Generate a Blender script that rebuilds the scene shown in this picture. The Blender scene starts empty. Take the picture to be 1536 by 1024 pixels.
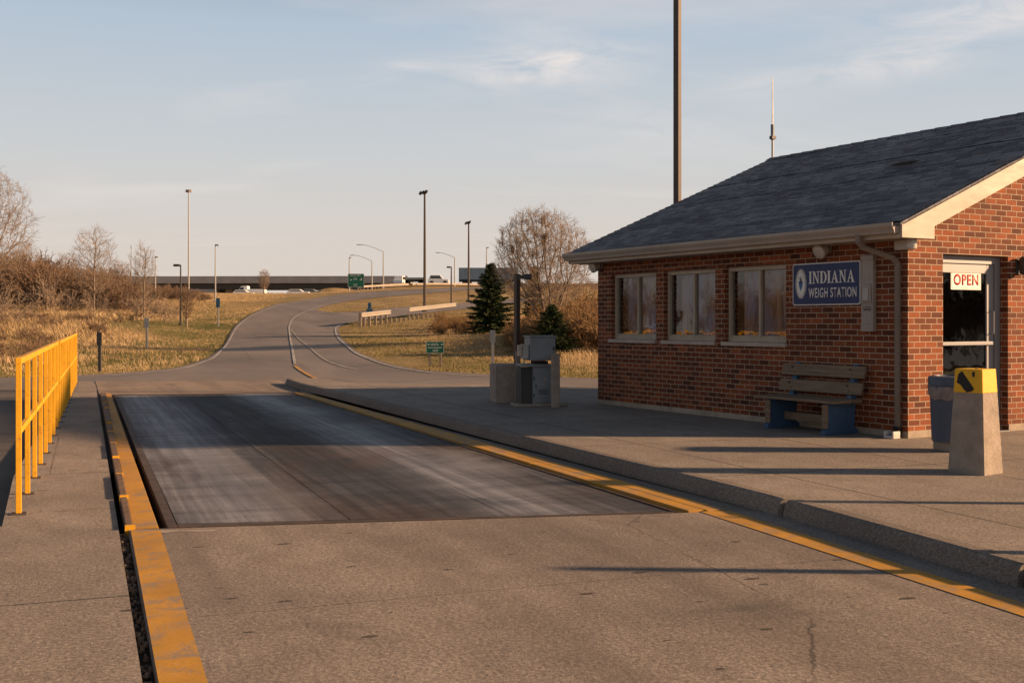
import bpy, bmesh, math, random
import numpy as np
from mathutils import Vector, Matrix, noise as mnoise
from mathutils.geometry import delaunay_2d_cdt
R = math.radians
scene = bpy.context.scene
C = scene.collection
random.seed(7)
rng = np.random.default_rng(7)

# ------------------------------------------------------------------ camera numbers
F, HZ, H = 1700.0, 482.0, 1.5          # focal length in photo pixels, horizon row, eye height
SW = 0.125                             # height of the sidewalk


YS = (H - SW) / 1.35                   # depth factor for things placed on the sidewalk


def G(px, py, z=0.0):
    Y = F * (H - z) / (py - HZ)
    return ((px - 768) * Y / F, Y)


def Xat(px, Y):
    return (px - 768) * Y / F


def Zat(py, Y):
    return H - (py - HZ) * Y / F


# ------------------------------------------------------------------ terrain height
TY = [-50, 30, 36, 42, 50, 60, 75, 90, 110, 130, 150, 170, 200, 260, 400, 4000]
TZ = [0, 0, 0.0, 0.06, 0.22, 0.55, 1.3, 2.12, 3.2, 4.2, 5.1, 5.65, 5.9, 5.2, 4.6, 4.0]


def _slopes():
    m = []
    for i in range(len(TY)):
        if i == 0 or i == len(TY) - 1:
            m.append(0.0)
            continue
        d0 = (TZ[i] - TZ[i - 1]) / (TY[i] - TY[i - 1])
        d1 = (TZ[i + 1] - TZ[i]) / (TY[i + 1] - TY[i])
        m.append(0.0 if d0 * d1 <= 0 else 2 * d0 * d1 / (d0 + d1))
    return m


TM = _slopes()


def sst(a, b, x):
    t = min(1.0, max(0.0, (x - a) / (b - a)))
    return t * t * (3 - 2 * t)


def prof(X, Y):
    if Y <= 30:
        return 0.0
    i = 0
    while i < len(TY) - 2 and Y > TY[i + 1]:
        i += 1
    h = TY[i + 1] - TY[i]
    t = min(1.0, (Y - TY[i]) / h)
    t2, t3 = t * t, t * t * t
    z = (2 * t3 - 3 * t2 + 1) * TZ[i] + (t3 - 2 * t2 + t) * h * TM[i] + (-2 * t3 + 3 * t2) * TZ[i + 1] + (t3 - t2) * h * TM[i + 1]
    a = X / Y
    z += 1.35 * sst(-0.21, -0.06, a) * sst(95, 200, Y) * (1 - sst(260, 500, Y))
    # meadow bank on the left
    z += 0.5 * sst(-0.24, -0.36, a) * sst(38, 80, Y) * (1 - sst(200, 400, Y))
    z += 0.35 * sst(-0.2, -0.3, a) * sst(40, 60, Y) * math.sin(X * 0.21 + 1) * math.sin(Y * 0.13)
    # island mound on the right
    z += 0.35 * math.exp(-((X + 2.5) / 7.0) ** 2 - ((Y - 52) / 9.0) ** 2)
    return z


def TG(px, py):
    k = (px - 768) / F
    last = 4.0
    Y = 4.0
    while Y < 420:
        if HZ - F * (prof(k * Y, Y) - H) / Y <= py:
            lo, hi = last, Y
            for _ in range(24):
                m = (lo + hi) / 2
                if HZ - F * (prof(k * m, m) - H) / m <= py:
                    hi = m
                else:
                    lo = m
            return (k * hi, hi)
        last = Y
        Y += 0.5
    raise ValueError(f'no terrain at {px},{py}')


def crest(px):
    k = (px - 768) / F
    return min((HZ - F * (prof(k * Y, Y) - H) / Y, Y) for Y in range(60, 230, 2))


# lane frame
EV = Vector((-0.359, 0.933)).normalized()
EU = Vector((EV.y, -EV.x))


def lane_uv(x, y):
    return (x * EU.x + y * EU.y, x * EV.x + y * EV.y)


# ------------------------------------------------------------------ mesh builder
class MB:
    def __init__(self):
        self.v, self.f, self.uv = [], [], None

    def add(self, vs, fs):
        o = len(self.v)
        self.v += [tuple(p) for p in vs]
        self.f += [tuple(i + o for i in q) for q in fs]
        return self

    def box(self, c, s, rot=0.0, taper=1.0, M=None):
        hx, hy, hz = s[0] / 2, s[1] / 2, s[2] / 2
        vs = []
        for z, k in ((-hz, 1.0), (hz, taper)):
            for x, y in ((-hx, -hy), (hx, -hy), (hx, hy), (-hx, hy)):
                vs.append(Vector((x * k, y * k, z)))
        m = M if M is not None else Matrix.Rotation(rot, 3, 'Z')
        vs = [m @ p + Vector(c) for p in vs]
        return self.add(vs, [(0, 3, 2, 1), (4, 5, 6, 7), (0, 1, 5, 4), (1, 2, 6, 5), (2, 3, 7, 6), (3, 0, 4, 7)])

    def bx(self, x0, x1, y0, y1, z0, z1):
        return self.box(((x0 + x1) / 2, (y0 + y1) / 2, (z0 + z1) / 2), (abs(x1 - x0), abs(y1 - y0), abs(z1 - z0)))

    def beam(self, a, b, w, h, up=(0, 0, 1)):
        a, b = Vector(a), Vector(b)
        d = (b - a).normalized()
        u = Vector(up)
        s = d.cross(u)
        if s.length < 1e-4:
            s = d.cross(Vector((0, 1, 0)))
        s.normalize()
        t = s.cross(d).normalized()
        vs = []
        for p in (a, b):
            for q, r in ((-1, -1), (1, -1), (1, 1), (-1, 1)):
                vs.append(p + s * q * w / 2 + t * r * h / 2)
        return self.add(vs, [(3, 2, 1, 0), (4, 5, 6, 7), (0, 1, 5, 4), (1, 2, 6, 5), (2, 3, 7, 6), (3, 0, 4, 7)])

    def tube(self, pts, rad, n=8, cap=True):
        pts = [Vector(p) for p in pts]
        if not hasattr(rad, '__len__'):
            rad = [rad] * len(pts)
        o = len(self.v)
        prev = None
        for i, p in enumerate(pts):
            d = (pts[min(i + 1, len(pts) - 1)] - pts[max(i - 1, 0)]).normalized()
            if prev is None:
                s = d.cross(Vector((0, 0, 1)))
                if s.length < 1e-3:
                    s = d.cross(Vector((1, 0, 0)))
            else:
                s = prev - d * prev.dot(d)
            s.normalize()
            prev = s
            t = d.cross(s)
            for k in range(n):
                a = 2 * math.pi * k / n
                self.v.append(tuple(p + (s * math.cos(a) + t * math.sin(a)) * rad[i]))
        for i in range(len(pts) - 1):
            for k in range(n):
                a, b = o + i * n + k, o + i * n + (k + 1) % n
                self.f.append((a, b, b + n, a + n))
        if cap:
            self.f.append(tuple(o + k for k in range(n))[::-1])
            e = o + (len(pts) - 1) * n
            self.f.append(tuple(e + k for k in range(n)))
        return self

    def lathe(self, prof_, n=20, c=(0, 0, 0)):
        o = len(self.v)
        for r, z in prof_:
            for k in range(n):
                a = 2 * math.pi * k / n
                self.v.append((c[0] + r * math.cos(a), c[1] + r * math.sin(a), c[2] + z))
        for i in range(len(prof_) - 1):
            for k in range(n):
                a, b = o + i * n + k, o + i * n + (k + 1) % n
                self.f.append((a, b, b + n, a + n))
        self.f.append(tuple(o + k for k in range(n))[::-1])
        e = o + (len(prof_) - 1) * n
        self.f.append(tuple(e + k for k in range(n)))
        return self

    def prism(self, poly, z0, z1):
        n = len(poly)
        a = sum(poly[i][0] * poly[(i + 1) % n][1] - poly[(i + 1) % n][0] * poly[i][1] for i in range(n))
        if a < 0:
            poly = poly[::-1]
        vs = [(x, y, z0) for x, y in poly] + [(x, y, z1) for x, y in poly]
        fs = [tuple(range(n))[::-1], tuple(range(n, 2 * n))]
        fs += [(i, (i + 1) % n, n + (i + 1) % n, n + i) for i in range(n)]
        return self.add(vs, fs)

    def extrude(self, poly, M, depth):
        """poly in a local 2D plane (x,y) lifted by M, thickness along local z"""
        n = len(poly)
        vs = [M @ Vector((x, y, 0)) for x, y in poly] + [M @ Vector((x, y, depth)) for x, y in poly]
        fs = [tuple(range(n))[::-1], tuple(range(n, 2 * n))]
        fs += [(i, (i + 1) % n, n + (i + 1) % n, n + i) for i in range(n)]
        return self.add(vs, fs)

    def build(self, name, mat, parent=None, smooth=False, bevel=0.0, uvf=None, seg=2):
        me = bpy.data.meshes.new(name)
        me.from_pydata(self.v, [], self.f)
        me.materials.append(mat)
        if uvf:
            uvl = me.uv_layers.new(name='UVMap')
            for poly in me.polygons:
                for li in poly.loop_indices:
                    uvl.data[li].uv = uvf(me.vertices[me.loops[li].vertex_index].co, poly.normal)
        if smooth:
            me.polygons.foreach_set('use_smooth', [True] * len(me.polygons))
        me.update()
        o = bpy.data.objects.new(name, me)
        C.objects.link(o)
        if parent is not None:
            o.parent = parent
        if bevel:
            b = o.modifiers.new('bevel', 'BEVEL')
            b.width = bevel
            b.segments = seg
            b.limit_method = 'ANGLE'
            b.angle_limit = R(40)
        if smooth:
            try:
                me.set_sharp_from_angle(angle=R(42))
            except Exception:
                pass
        return o


def tag(o, label=None, cat=None, group=None, kind=None):
    if label:
        o['label'] = label
    if cat:
        o['category'] = cat
    if group:
        o['group'] = group
    if kind:
        o['kind'] = kind
    return o


def thing(name, label, cat, loc=(0, 0, 0), rz=0.0, group=None):
    o = bpy.data.objects.new(name, None)
    o.empty_display_size = 0.2
    C.objects.link(o)
    o.location = loc
    o.rotation_euler = (0, 0, rz)
    return tag(o, label, cat, group)


def copy_tree(o, parent=None):
    c = o.copy()
    C.objects.link(c)
    if parent is not None:
        c.parent = parent
    for ch in list(o.children):
        copy_tree(ch, c)
    return c


def bulk_mesh(name, verts, faces, mat, parent=None):
    """verts Nx3 array, faces Mx3 or Mx4 array"""
    me = bpy.data.meshes.new(name)
    verts = np.ascontiguousarray(verts, dtype=np.float32)
    faces = np.ascontiguousarray(faces, dtype=np.int32)
    k = faces.shape[1]
    me.vertices.add(len(verts))
    me.vertices.foreach_set('co', verts.ravel())
    me.loops.add(faces.size)
    me.loops.foreach_set('vertex_index', faces.ravel())
    me.polygons.add(len(faces))
    me.polygons.foreach_set('loop_start', np.arange(0, faces.size, k, dtype=np.int32))
    me.polygons.foreach_set('loop_total', np.full(len(faces), k, dtype=np.int32))
    me.update(calc_edges=True)
    me.validate()
    me.materials.append(mat)
    o = bpy.data.objects.new(name, me)
    C.objects.link(o)
    if parent is not None:
        o.parent = parent
    return o


# ------------------------------------------------------------------ materials
class NT:
    def __init__(self, name):
        self.m = bpy.data.materials.new(name)
        self.m.use_nodes = True
        self.t = self.m.node_tree
        self.b = self.t.nodes['Principled BSDF']
        self.tc = self.t.nodes.new('ShaderNodeTexCoord')
        self.obj = self.tc.outputs['Object']
        self.uv = self.tc.outputs['UV']

    def n(self, kind, **kw):
        x = self.t.nodes.new(kind)
        for k, v in kw.items():
            setattr(x, k, v)
        return x

    def put(self, sock, v):
        if hasattr(v, 'is_output') or hasattr(v, 'links'):
            self.t.links.new(v, sock)
        elif hasattr(v, '__len__') and len(v) == 3 and sock.type == 'RGBA':
            sock.default_value = (*v, 1)
        else:
            sock.default_value = v

    def map(self, vec, scale=(1, 1, 1), loc=(0, 0, 0), rot=(0, 0, 0)):
        x = self.n('ShaderNodeMapping')
        self.put(x.inputs['Vector'], vec)
        x.inputs['Scale'].default_value = scale
        x.inputs['Location'].default_value = loc
        x.inputs['Rotation'].default_value = rot
        return x.outputs[0]

    def noise(self, vec, scale, detail=4, rough=0.55, dist=0.0):
        x = self.n('ShaderNodeTexNoise')
        self.put(x.inputs['Vector'], vec)
        x.inputs['Scale'].default_value = scale
        x.inputs['Detail'].default_value = detail
        x.inputs['Roughness'].default_value = rough
        x.inputs['Distortion'].default_value = dist
        return x.outputs['Fac']

    def voro(self, vec, scale, feature='F1', out='Distance', rnd=1.0):
        x = self.n('ShaderNodeTexVoronoi', feature=feature)
        self.put(x.inputs['Vector'], vec)
        x.inputs['Scale'].default_value = scale
        x.inputs['Randomness'].default_value = rnd
        return x.outputs[out]

    def ramp(self, fac, stops, interp='LINEAR'):
        x = self.n('ShaderNodeValToRGB')
        x.color_ramp.interpolation = interp
        e = x.color_ramp.elements
        while len(e) < len(stops):
            e.new(0.5)
        for i, (p, c) in enumerate(stops):
            e[i].position = p
            e[i].color = (c, c, c, 1) if not hasattr(c, '__len__') else (*c, 1)
        self.put(x.inputs['Fac'], fac)
        return x.outputs['Color']

    def mix(self, fac, a, b, blend='MIX'):
        x = self.n('ShaderNodeMix', data_type='RGBA', blend_type=blend)
        x.clamp_factor = True
        self.put(x.inputs[0], fac)
        self.put(x.inputs[6], a)
        self.put(x.inputs[7], b)
        return x.outputs[2]

    def math(self, op, a, b=0.0, c=None):
        x = self.n('ShaderNodeMath', operation=op)
        self.put(x.inputs[0], a)
        self.put(x.inputs[1], b)
        if c is not None:
            self.put(x.inputs[2], c)
        return x.outputs[0]

    def sep(self, vec):
        x = self.n('ShaderNodeSeparateXYZ')
        self.put(x.inputs[0], vec)
        return x.outputs

    def bump(self, h, strength=0.3, dist=0.01, normal=None):
        x = self.n('ShaderNodeBump')
        x.inputs['Strength'].default_value = strength
        x.inputs['Distance'].default_value = dist
        self.put(x.inputs['Height'], h)
        if normal is not None:
            self.put(x.inputs['Normal'], normal)
        return x.outputs[0]

    def fin(self, color, rough=0.7, metal=0.0, normal=None, spec=0.3):
        self.put(self.b.inputs['Base Color'], color)
        self.put(self.b.inputs['Roughness'], rough)
        self.put(self.b.inputs['Metallic'], metal)
        self.b.inputs['Specular IOR Level'].default_value = spec
        if normal is not None:
            self.put(self.b.inputs['Normal'], normal)
        return self.m


def worn(name, c, c2=None, rough=0.6, metal=0.0, scale=6.0, amt=0.5, bump=0.15, grain=60.0, spec=0.3, stretch=(1, 1, 1), bdist=0.004):
    """a plain material with blotches, fine grain and uneven gloss"""
    t = NT(name)
    c2 = c2 or tuple(x * 0.6 for x in c)
    vec = t.map(t.obj, stretch)
    a = t.noise(vec, scale, 5, 0.6)
    g = t.noise(vec, grain, 3, 0.6)
    f = t.math('MULTIPLY', t.ramp(a, [(0.35, 0.0), (0.7, 1.0)]), amt)
    col = t.mix(f, c, c2)
    col = t.mix(0.25, col, t.mix(g, (0.3, 0.3, 0.3), (1.6, 1.6, 1.6)), 'MULTIPLY')
    r = t.math('MULTIPLY_ADD', a, 0.3, rough - 0.15)
    return t.fin(col, r, metal, t.bump(g, bump, bdist), spec)


def m_concrete(name, base, dark, joints=None, jw=0.011, js=0.82, flecks=True, stain=(0.16, 0.13, 0.11), streak=True):
    t = NT(name)
    uv = t.uv
    big = t.noise(uv, 0.45, 5, 0.6, 0.4)
    med = t.noise(t.map(uv, (1, 0.6, 1)), 3.0, 6, 0.65)
    fine = t.noise(uv, 38, 6, 0.75)
    grit = t.voro(uv, 95, 'F1', 'Color')
    col = t.mix(t.ramp(big, [(0.35, 0.0), (0.68, 1.0)]), base, dark)
    col = t.mix(t.math('MULTIPLY', t.ramp(med, [(0.40, 0.0), (0.70, 1.0)]), 0.6), col, stain)
    col = t.mix(0.9, col, t.ramp(fine, [(0.28, 0.42), (0.5, 1.0), (0.72, 1.65)]), 'MULTIPLY')
    gs = t.n('ShaderNodeSeparateColor')
    t.put(gs.inputs[0], grit)
    col = t.mix(0.35, col, t.ramp(gs.outputs[0], [(0.0, 0.3), (0.5, 1.0), (1.0, 1.7)]), 'MULTIPLY')
    h = t.math('ADD', fine, t.math('MULTIPLY', gs.outputs[1], 0.5))
    if streak:
        s = t.noise(t.map(uv, (1.0, 0.06, 1)), 1.6, 4, 0.6)
        col = t.mix(t.math('MULTIPLY', t.ramp(s, [(0.45, 0.0), (0.70, 1.0)]), 0.6), col, tuple(x * 0.7 for x in stain))
        oil = t.noise(t.map(uv, (0.8, 1.0, 1), (5.3, 2.2, 0)), 0.9, 6, 0.62, 0.4)
        col = t.mix(t.math('MULTIPLY', t.ramp(oil, [(0.60, 0.0), (0.72, 1.0)]), 0.5), col, (0.07, 0.06, 0.053))
    if flecks:
        w = t.math('MULTIPLY_ADD', t.noise(uv, 3.0, 2), 0.12, 0.0)
        d = t.voro(t.map(uv, (2.0, 4.6, 1)), 1.9, 'F1', 'Distance')
        pick = t.voro(t.map(uv, (2.0, 4.6, 1)), 1.9, 'F1', 'Color')
        ps = t.n('ShaderNodeSeparateColor')
        t.put(ps.inputs[0], pick)
        rad = t.math('MULTIPLY', t.math('POWER', ps.outputs[0], 3.4), 0.30)
        mask = t.math('LESS_THAN', t.math('ADD', d, t.math('MULTIPLY', t.noise(uv, 24, 3), 0.16)), rad)
        col = t.mix(t.math('MULTIPLY', mask, 0.8), col, (0.035, 0.028, 0.024))
        h = t.math('SUBTRACT', h, mask)
        e = t.voro(t.mix(0.06, t.map(uv, (0.4, 0.25, 1)), t.noise(uv, 5, 4)), 0.75, 'DISTANCE_TO_EDGE', 'Distance')
        cm = t.math('MULTIPLY', t.math('LESS_THAN', e, 0.0016), t.ramp(t.noise(uv, 0.5, 2), [(0.44, 0.0), (0.54, 1.0)]))
        col = t.mix(t.math('MULTIPLY', cm, 0.65), col, (0.05, 0.04, 0.035))
    if joints:
        us, vs = joints
        s = t.sep(uv)
        wob = t.math('MULTIPLY', t.math('SUBTRACT', t.noise(uv, 9, 3), 0.5), 0.016)
        tot = None
        for val, ax in [(q, 0) for q in us] + [(q, 1) for q in vs]:
            dd = t.math('ABSOLUTE', t.math('ADD', t.math('SUBTRACT', s[ax], val), wob))
            k = t.math('LESS_THAN', dd, jw)
            tot = k if tot is None else t.math('MAXIMUM', tot, k)
        col = t.mix(t.math('MULTIPLY', tot, js), col, (0.03, 0.026, 0.024))
        h = t.math('SUBTRACT', h, t.math('MULTIPLY', tot, 2.0))
    return t.fin(col, 0.85, 0.0, t.bump(h, 0.55, 0.012), 0.25)


def m_brick(name):
    t = NT(name)
    b = t.n('ShaderNodeTexBrick')
    t.put(b.inputs['Vector'], t.mix(0.006, t.uv, t.noise(t.uv, 14, 3)))
    b.offset = 0.5
    b.inputs['Scale'].default_value = 1.0
    b.inputs['Brick Width'].default_value = 0.196
    b.inputs['Row Height'].default_value = 0.0705
    b.inputs['Mortar Size'].default_value = 0.0052
    b.inputs['Mortar Smooth'].default_value = 0.25
    b.inputs['Bias'].default_value = -0.1
    b.inputs['Color1'].default_value = (0.235, 0.066, 0.022, 1)
    b.inputs['Color2'].default_value = (0.08, 0.023, 0.012, 1)
    b.inputs['Mortar'].default_value = (0.41, 0.325, 0.24, 1)
    b2 = t.n('ShaderNodeTexBrick')
    t.put(b2.inputs['Vector'], t.map(t.uv, loc=(0.196 * 37, 0.0705 * 22, 0)))
    b2.offset = 0.5
    b2.inputs['Scale'].default_value = 1.0
    b2.inputs['Brick Width'].default_value = 0.196
    b2.inputs['Row Height'].default_value = 0.0705
    b2.inputs['Mortar Size'].default_value = 0.0
    b2.inputs['Color1'].default_value = (0.45, 0.45, 0.45, 1)
    b2.inputs['Color2'].default_value = (1.25, 1.2, 1.15, 1)
    mort = b.outputs['Fac']
    gr = t.noise(t.uv, 55, 4, 0.7)
    blot = t.noise(t.uv, 1.3, 4, 0.6)
    brick = t.mix(0.7, b.outputs['Color'], b2.outputs['Color'], 'MULTIPLY')
    col = t.mix(mort, brick, b.outputs['Color'])
    col = t.mix(0.6, col, t.ramp(gr, [(0.3, 0.6), (0.7, 1.35)]), 'MULTIPLY')
    col = t.mix(t.math('MULTIPLY', t.ramp(blot, [(0.5, 0.0), (0.75, 1.0)]), 0.35), col, (0.06, 0.035, 0.025))
    h = t.math('SUBTRACT', t.math('MULTIPLY', gr, 0.35), mort)
    return t.fin(col, 0.85, 0.0, t.bump(h, 0.8, 0.006), 0.25)


def m_shingle(name):
    t = NT(name)
    vec = t.mix(0.012, t.uv, t.noise(t.uv, 6, 3))
    b = t.n('ShaderNodeTexBrick')
    t.put(b.inputs['Vector'], vec)
    b.offset = 0.37
    b.offset_frequency = 3
    b.inputs['Scale'].default_value = 1.0
    b.inputs['Brick Width'].default_value = 0.24
    b.inputs['Row Height'].default_value = 0.115
    b.inputs['Mortar Size'].default_value = 0.004
    b.inputs['Color1'].default_value = (0.20, 0.20, 0.218, 1)
    b.inputs['Color2'].default_value = (0.10, 0.10, 0.114, 1)
    b.inputs['Mortar'].default_value = (0.012, 0.012, 0.014, 1)
    v = t.sep(vec)[1]
    saw = t.math('FRACT', t.math('DIVIDE', v, 0.115))
    gr = t.noise(t.uv, 70, 3, 0.7)
    big = t.noise(t.map(t.uv, (0.5, 1.6, 1)), 0.8, 4)
    col = t.mix(0.7, b.outputs['Color'], t.ramp(gr, [(0.3, 0.5), (0.7, 1.5)]), 'MULTIPLY')
    col = t.mix(0.6, col, t.ramp(big, [(0.3, 0.6), (0.7, 1.6)]), 'MULTIPLY')
    h = t.math('SUBTRACT', t.math('MULTIPLY', gr, 0.25), t.math('ADD', saw, b.outputs['Fac']))
    return t.fin(col, 0.8, 0.0, t.bump(h, 0.9, 0.016), 0.35)


DECK_STAINS = [(560, 685, 0.45, 1.3, (0.15, 0.095, 0.066), 0.8), (470, 632, 0.5, 2.6, (0.035, 0.032, 0.032), 0.8), (600, 735, 0.5, 0.9, (0.05, 0.042, 0.038), 0.8), (700, 755, 0.5, 0.7, (0.03, 0.028, 0.027), 0.75), (255, 700, 0.16, 1.6, (0.10, 0.06, 0.045), 0.8),
               (560, 620, 0.35, 2.5, (0.42, 0.40, 0.40), 0.7), (700, 690, 0.35, 1.6, (0.36, 0.345, 0.345), 0.7), (310, 690, 0.45, 2.2, (0.32, 0.315, 0.32), 0.6), (400, 740, 0.35, 1.0, (0.27, 0.26, 0.26), 0.6), (480, 700, 0.18, 2.4, (0.06, 0.058, 0.062), 0.8), (880, 750, 0.5, 0.7, (0.055, 0.05, 0.05), 0.7)]


def m_deck(name):
    t = NT(name)
    uv = t.uv
    st = t.noise(t.map(uv, (0.2, 1.5, 1)), 1.7, 7, 0.7, 0.5)
    st2 = t.noise(t.map(uv, (0.5, 6.0, 1)), 2.2, 5, 0.7)
    wear = t.noise(t.map(uv, (1.3, 0.14, 1)), 1.0, 4, 0.6)
    fine = t.noise(uv, 55, 4, 0.7)
    rust = t.noise(t.map(uv, (1, 0.45, 1)), 0.8, 6, 0.6, 0.6)
    s = t.sep(uv)
    # polished wheel tracks run along the deck
    uu = t.math('ADD', s[0], t.math('MULTIPLY', t.noise(uv, 0.7, 3), 0.5))
    trk = None
    for c in (1.45, 3.65):
        d = t.math('ABSOLUTE', t.math('SUBTRACT', uu, c))
        k = t.ramp(d, [(0.1, 1.0), (0.75, 0.0)])
        trk = k if trk is None else t.math('MAXIMUM', trk, k)
    col = t.mix(t.ramp(st, [(0.3, 0.0), (0.7, 1.0)]), (0.05, 0.052, 0.062), (0.165, 0.168, 0.182))
    col = t.mix(t.math('MULTIPLY', t.ramp(st2, [(0.4, 0.0), (0.7, 1.0)]), 0.6), col, (0.06, 0.056, 0.058))
    col = t.mix(t.math('MULTIPLY', t.ramp(rust, [(0.44, 0.0), (0.62, 1.0)]), 0.75), col, (0.10, 0.066, 0.046))
    col = t.mix(t.math('MULTIPLY', trk, t.ramp(st, [(0.25, 0.25), (0.65, 0.9)])), col, (0.36, 0.345, 0.345))
    col = t.mix(0.6, col, t.ramp(fine, [(0.3, 0.6), (0.7, 1.4)]), 'MULTIPLY')
    ctr = t.math('ABSOLUTE', t.math('SUBTRACT', uu, 2.75))
    pat = t.math('MULTIPLY', t.ramp(ctr, [(0.25, 1.0), (0.85, 0.0)]), t.ramp(t.noise(t.map(uv, (0.8, 0.3, 1)), 1.3, 5, 0.6, 0.5), [(0.35, 0.15), (0.62, 1.0)]))
    col = t.mix(t.math('MULTIPLY', pat, 0.8), col, (0.035, 0.03, 0.028))
    r = t.math('SUBTRACT', t.math('MULTIPLY_ADD', st2, 0.25, 0.66), t.math('MULTIPLY', trk, 0.22))
    lng = t.noise(t.map(uv, (4.0, 0.10, 1)), 2.2, 6, 0.7, 0.2)
    col = t.mix(0.85, col, t.ramp(lng, [(0.32, 0.45), (0.5, 1.0), (0.68, 1.8)]), 'MULTIPLY')
    wu = t.math('ADD', s[0], t.math('MULTIPLY', t.math('SUBTRACT', t.noise(uv, 1.1, 5, 0.65), 0.5), 1.5))
    wv = t.math('ADD', s[1], t.math('MULTIPLY', t.math('SUBTRACT', t.noise(t.map(uv, loc=(7, 3, 0)), 0.9, 5, 0.65), 0.5), 3.0))
    for (bx_, by_, ru, rv, cc, kk) in DECK_STAINS:
        lx, ly = lane_uv(*G(bx_, by_))
        dd = t.math('SQRT', t.math('ADD', t.math('POWER', t.math('DIVIDE', t.math('SUBTRACT', wu, lx), ru), 2.0), t.math('POWER', t.math('DIVIDE', t.math('SUBTRACT', wv, ly), rv), 2.0)))
        col = t.mix(t.math('MULTIPLY', t.math('MULTIPLY', t.ramp(dd, [(0.1, 1.0), (1.0, 0.0)]), t.ramp(lng, [(0.3, 1.0), (0.7, 0.45)])), kk), col, cc)
    col = t.mix(1.0, col, (0.62, 0.63, 0.66), 'MULTIPLY')
    return t.fin(col, r, 0.12, t.bump(t.math('ADD', fine, st2), 0.35, 0.008), 0.22)


def m_asphalt(name, a=(0.205, 0.178, 0.165), b=(0.125, 0.112, 0.108)):
    t = NT(name)
    uv = t.uv
    big = t.noise(t.map(uv, (1.0, 0.22, 1)), 0.32, 5, 0.6, 0.8)
    fine = t.noise(uv, 30, 5, 0.75)
    pat = t.noise(uv, 0.18, 4, 0.6)
    e = t.voro(t.map(uv, (0.12, 0.08, 1)), 1.1, 'DISTANCE_TO_EDGE', 'Distance')
    cr = t.math('LESS_THAN', t.math('ADD', e, t.math('MULTIPLY', t.noise(uv, 2.2, 4), 0.03)), 0.021)
    col = t.mix(t.ramp(big, [(0.35, 0.0), (0.65, 1.0)]), a, b)
    col = t.mix(t.math('MULTIPLY', t.ramp(pat, [(0.45, 0.0), (0.6, 1.0)]), 0.35), col, (0.22, 0.18, 0.155))
    col = t.mix(0.7, col, t.ramp(fine, [(0.3, 0.6), (0.7, 1.4)]), 'MULTIPLY')
    col = t.mix(t.math('MULTIPLY', cr, 0.2), col, (0.03, 0.028, 0.026))
    return t.fin(col, 0.82, 0.0, t.bump(fine, 0.5, 0.012), 0.25)


def m_ground(name):
    t = NT(name)
    p = t.obj
    big = t.noise(p, 0.07, 5, 0.6, 0.5)
    med = t.noise(t.map(p, (1, 0.6, 1)), 0.5, 6, 0.7)
    fine = t.noise(p, 5, 5, 0.75)
    at = t.n('ShaderNodeAttribute', attribute_name='verge')
    g = at.outputs['Fac']
    dry = t.mix(t.ramp(big, [(0.35, 0.0), (0.65, 1.0)]), (0.38, 0.275, 0.145), (0.28, 0.195, 0.1))
    dry = t.mix(t.math('MULTIPLY', t.ramp(med, [(0.45, 0.0), (0.7, 1.0)]), 0.7), dry, (0.13, 0.085, 0.045))
    grn = t.mix(t.ramp(med, [(0.35, 0.0), (0.65, 1.0)]), (0.085, 0.092, 0.03), (0.19, 0.155, 0.06))
    f = t.math('MULTIPLY', g, t.ramp(t.noise(p, 0.16, 4, 0.6), [(0.30, 0.0), (0.50, 1.0)]))
    col = t.mix(f, dry, grn)
    col = t.mix(0.75, col, t.ramp(fine, [(0.3, 0.5), (0.7, 1.5)]), 'MULTIPLY')
    return t.fin(col, 0.95, 0.0, t.bump(t.math('ADD', fine, t.math('MULTIPLY', med, 2.0)), 1.0, 0.15), 0.1)


def m_foliage(name, a, b, c=None, scale=1.2, transl=0.0):
    t = NT(name)
    n1 = t.noise(t.obj, scale, 3, 0.6)
    n2 = t.noise(t.obj, scale * 9, 2, 0.6)
    col = t.mix(t.ramp(n1, [(0.35, 0.0), (0.65, 1.0)]), a, b)
    col = t.mix(t.math('MULTIPLY', n2, 0.5), col, c or b)
    m = t.fin(col, 0.85, 0.0, None, 0.15)
    if transl:
        tr = t.n('ShaderNodeBsdfTranslucent')
        t.put(tr.inputs['Color'], col)
        mx = t.n('ShaderNodeMixShader')
        mx.inputs[0].default_value = transl
        t.t.links.new(t.b.outputs[0], mx.inputs[1])
        t.t.links.new(tr.outputs[0], mx.inputs[2])
        t.t.links.new(mx.outputs[0], t.t.nodes['Material Output'].inputs['Surface'])
    return m


def m_glass(name, tint=(0.75, 0.78, 0.78), refl=0.10):
    t = NT(name)
    tr = t.n('ShaderNodeBsdfTransparent')
    t.put(tr.inputs[0], tint)
    gl = t.n('ShaderNodeBsdfGlossy')
    gl.inputs['Roughness'].default_value = 0.02
    gl.inputs['Color'].default_value = (0.9, 0.9, 0.92, 1)
    t.put(gl.inputs['Normal'], t.bump(t.noise(t.obj, 2.2, 2), 0.06, 0.05))
    lw = t.n('ShaderNodeLayerWeight')
    lw.inputs['Blend'].default_value = 0.5
    f = t.math('MULTIPLY_ADD', t.math('POWER', lw.outputs['Facing'], 5.0), 0.9, 0.04 + refl)
    mx = t.n('ShaderNodeMixShader')
    t.put(mx.inputs[0], f)
    t.t.links.new(tr.outputs[0], mx.inputs[1])
    t.t.links.new(gl.outputs[0], mx.inputs[2])
    t.t.links.new(mx.outputs[0], t.t.nodes['Material Output'].inputs['Surface'])
    return t.m


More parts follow.
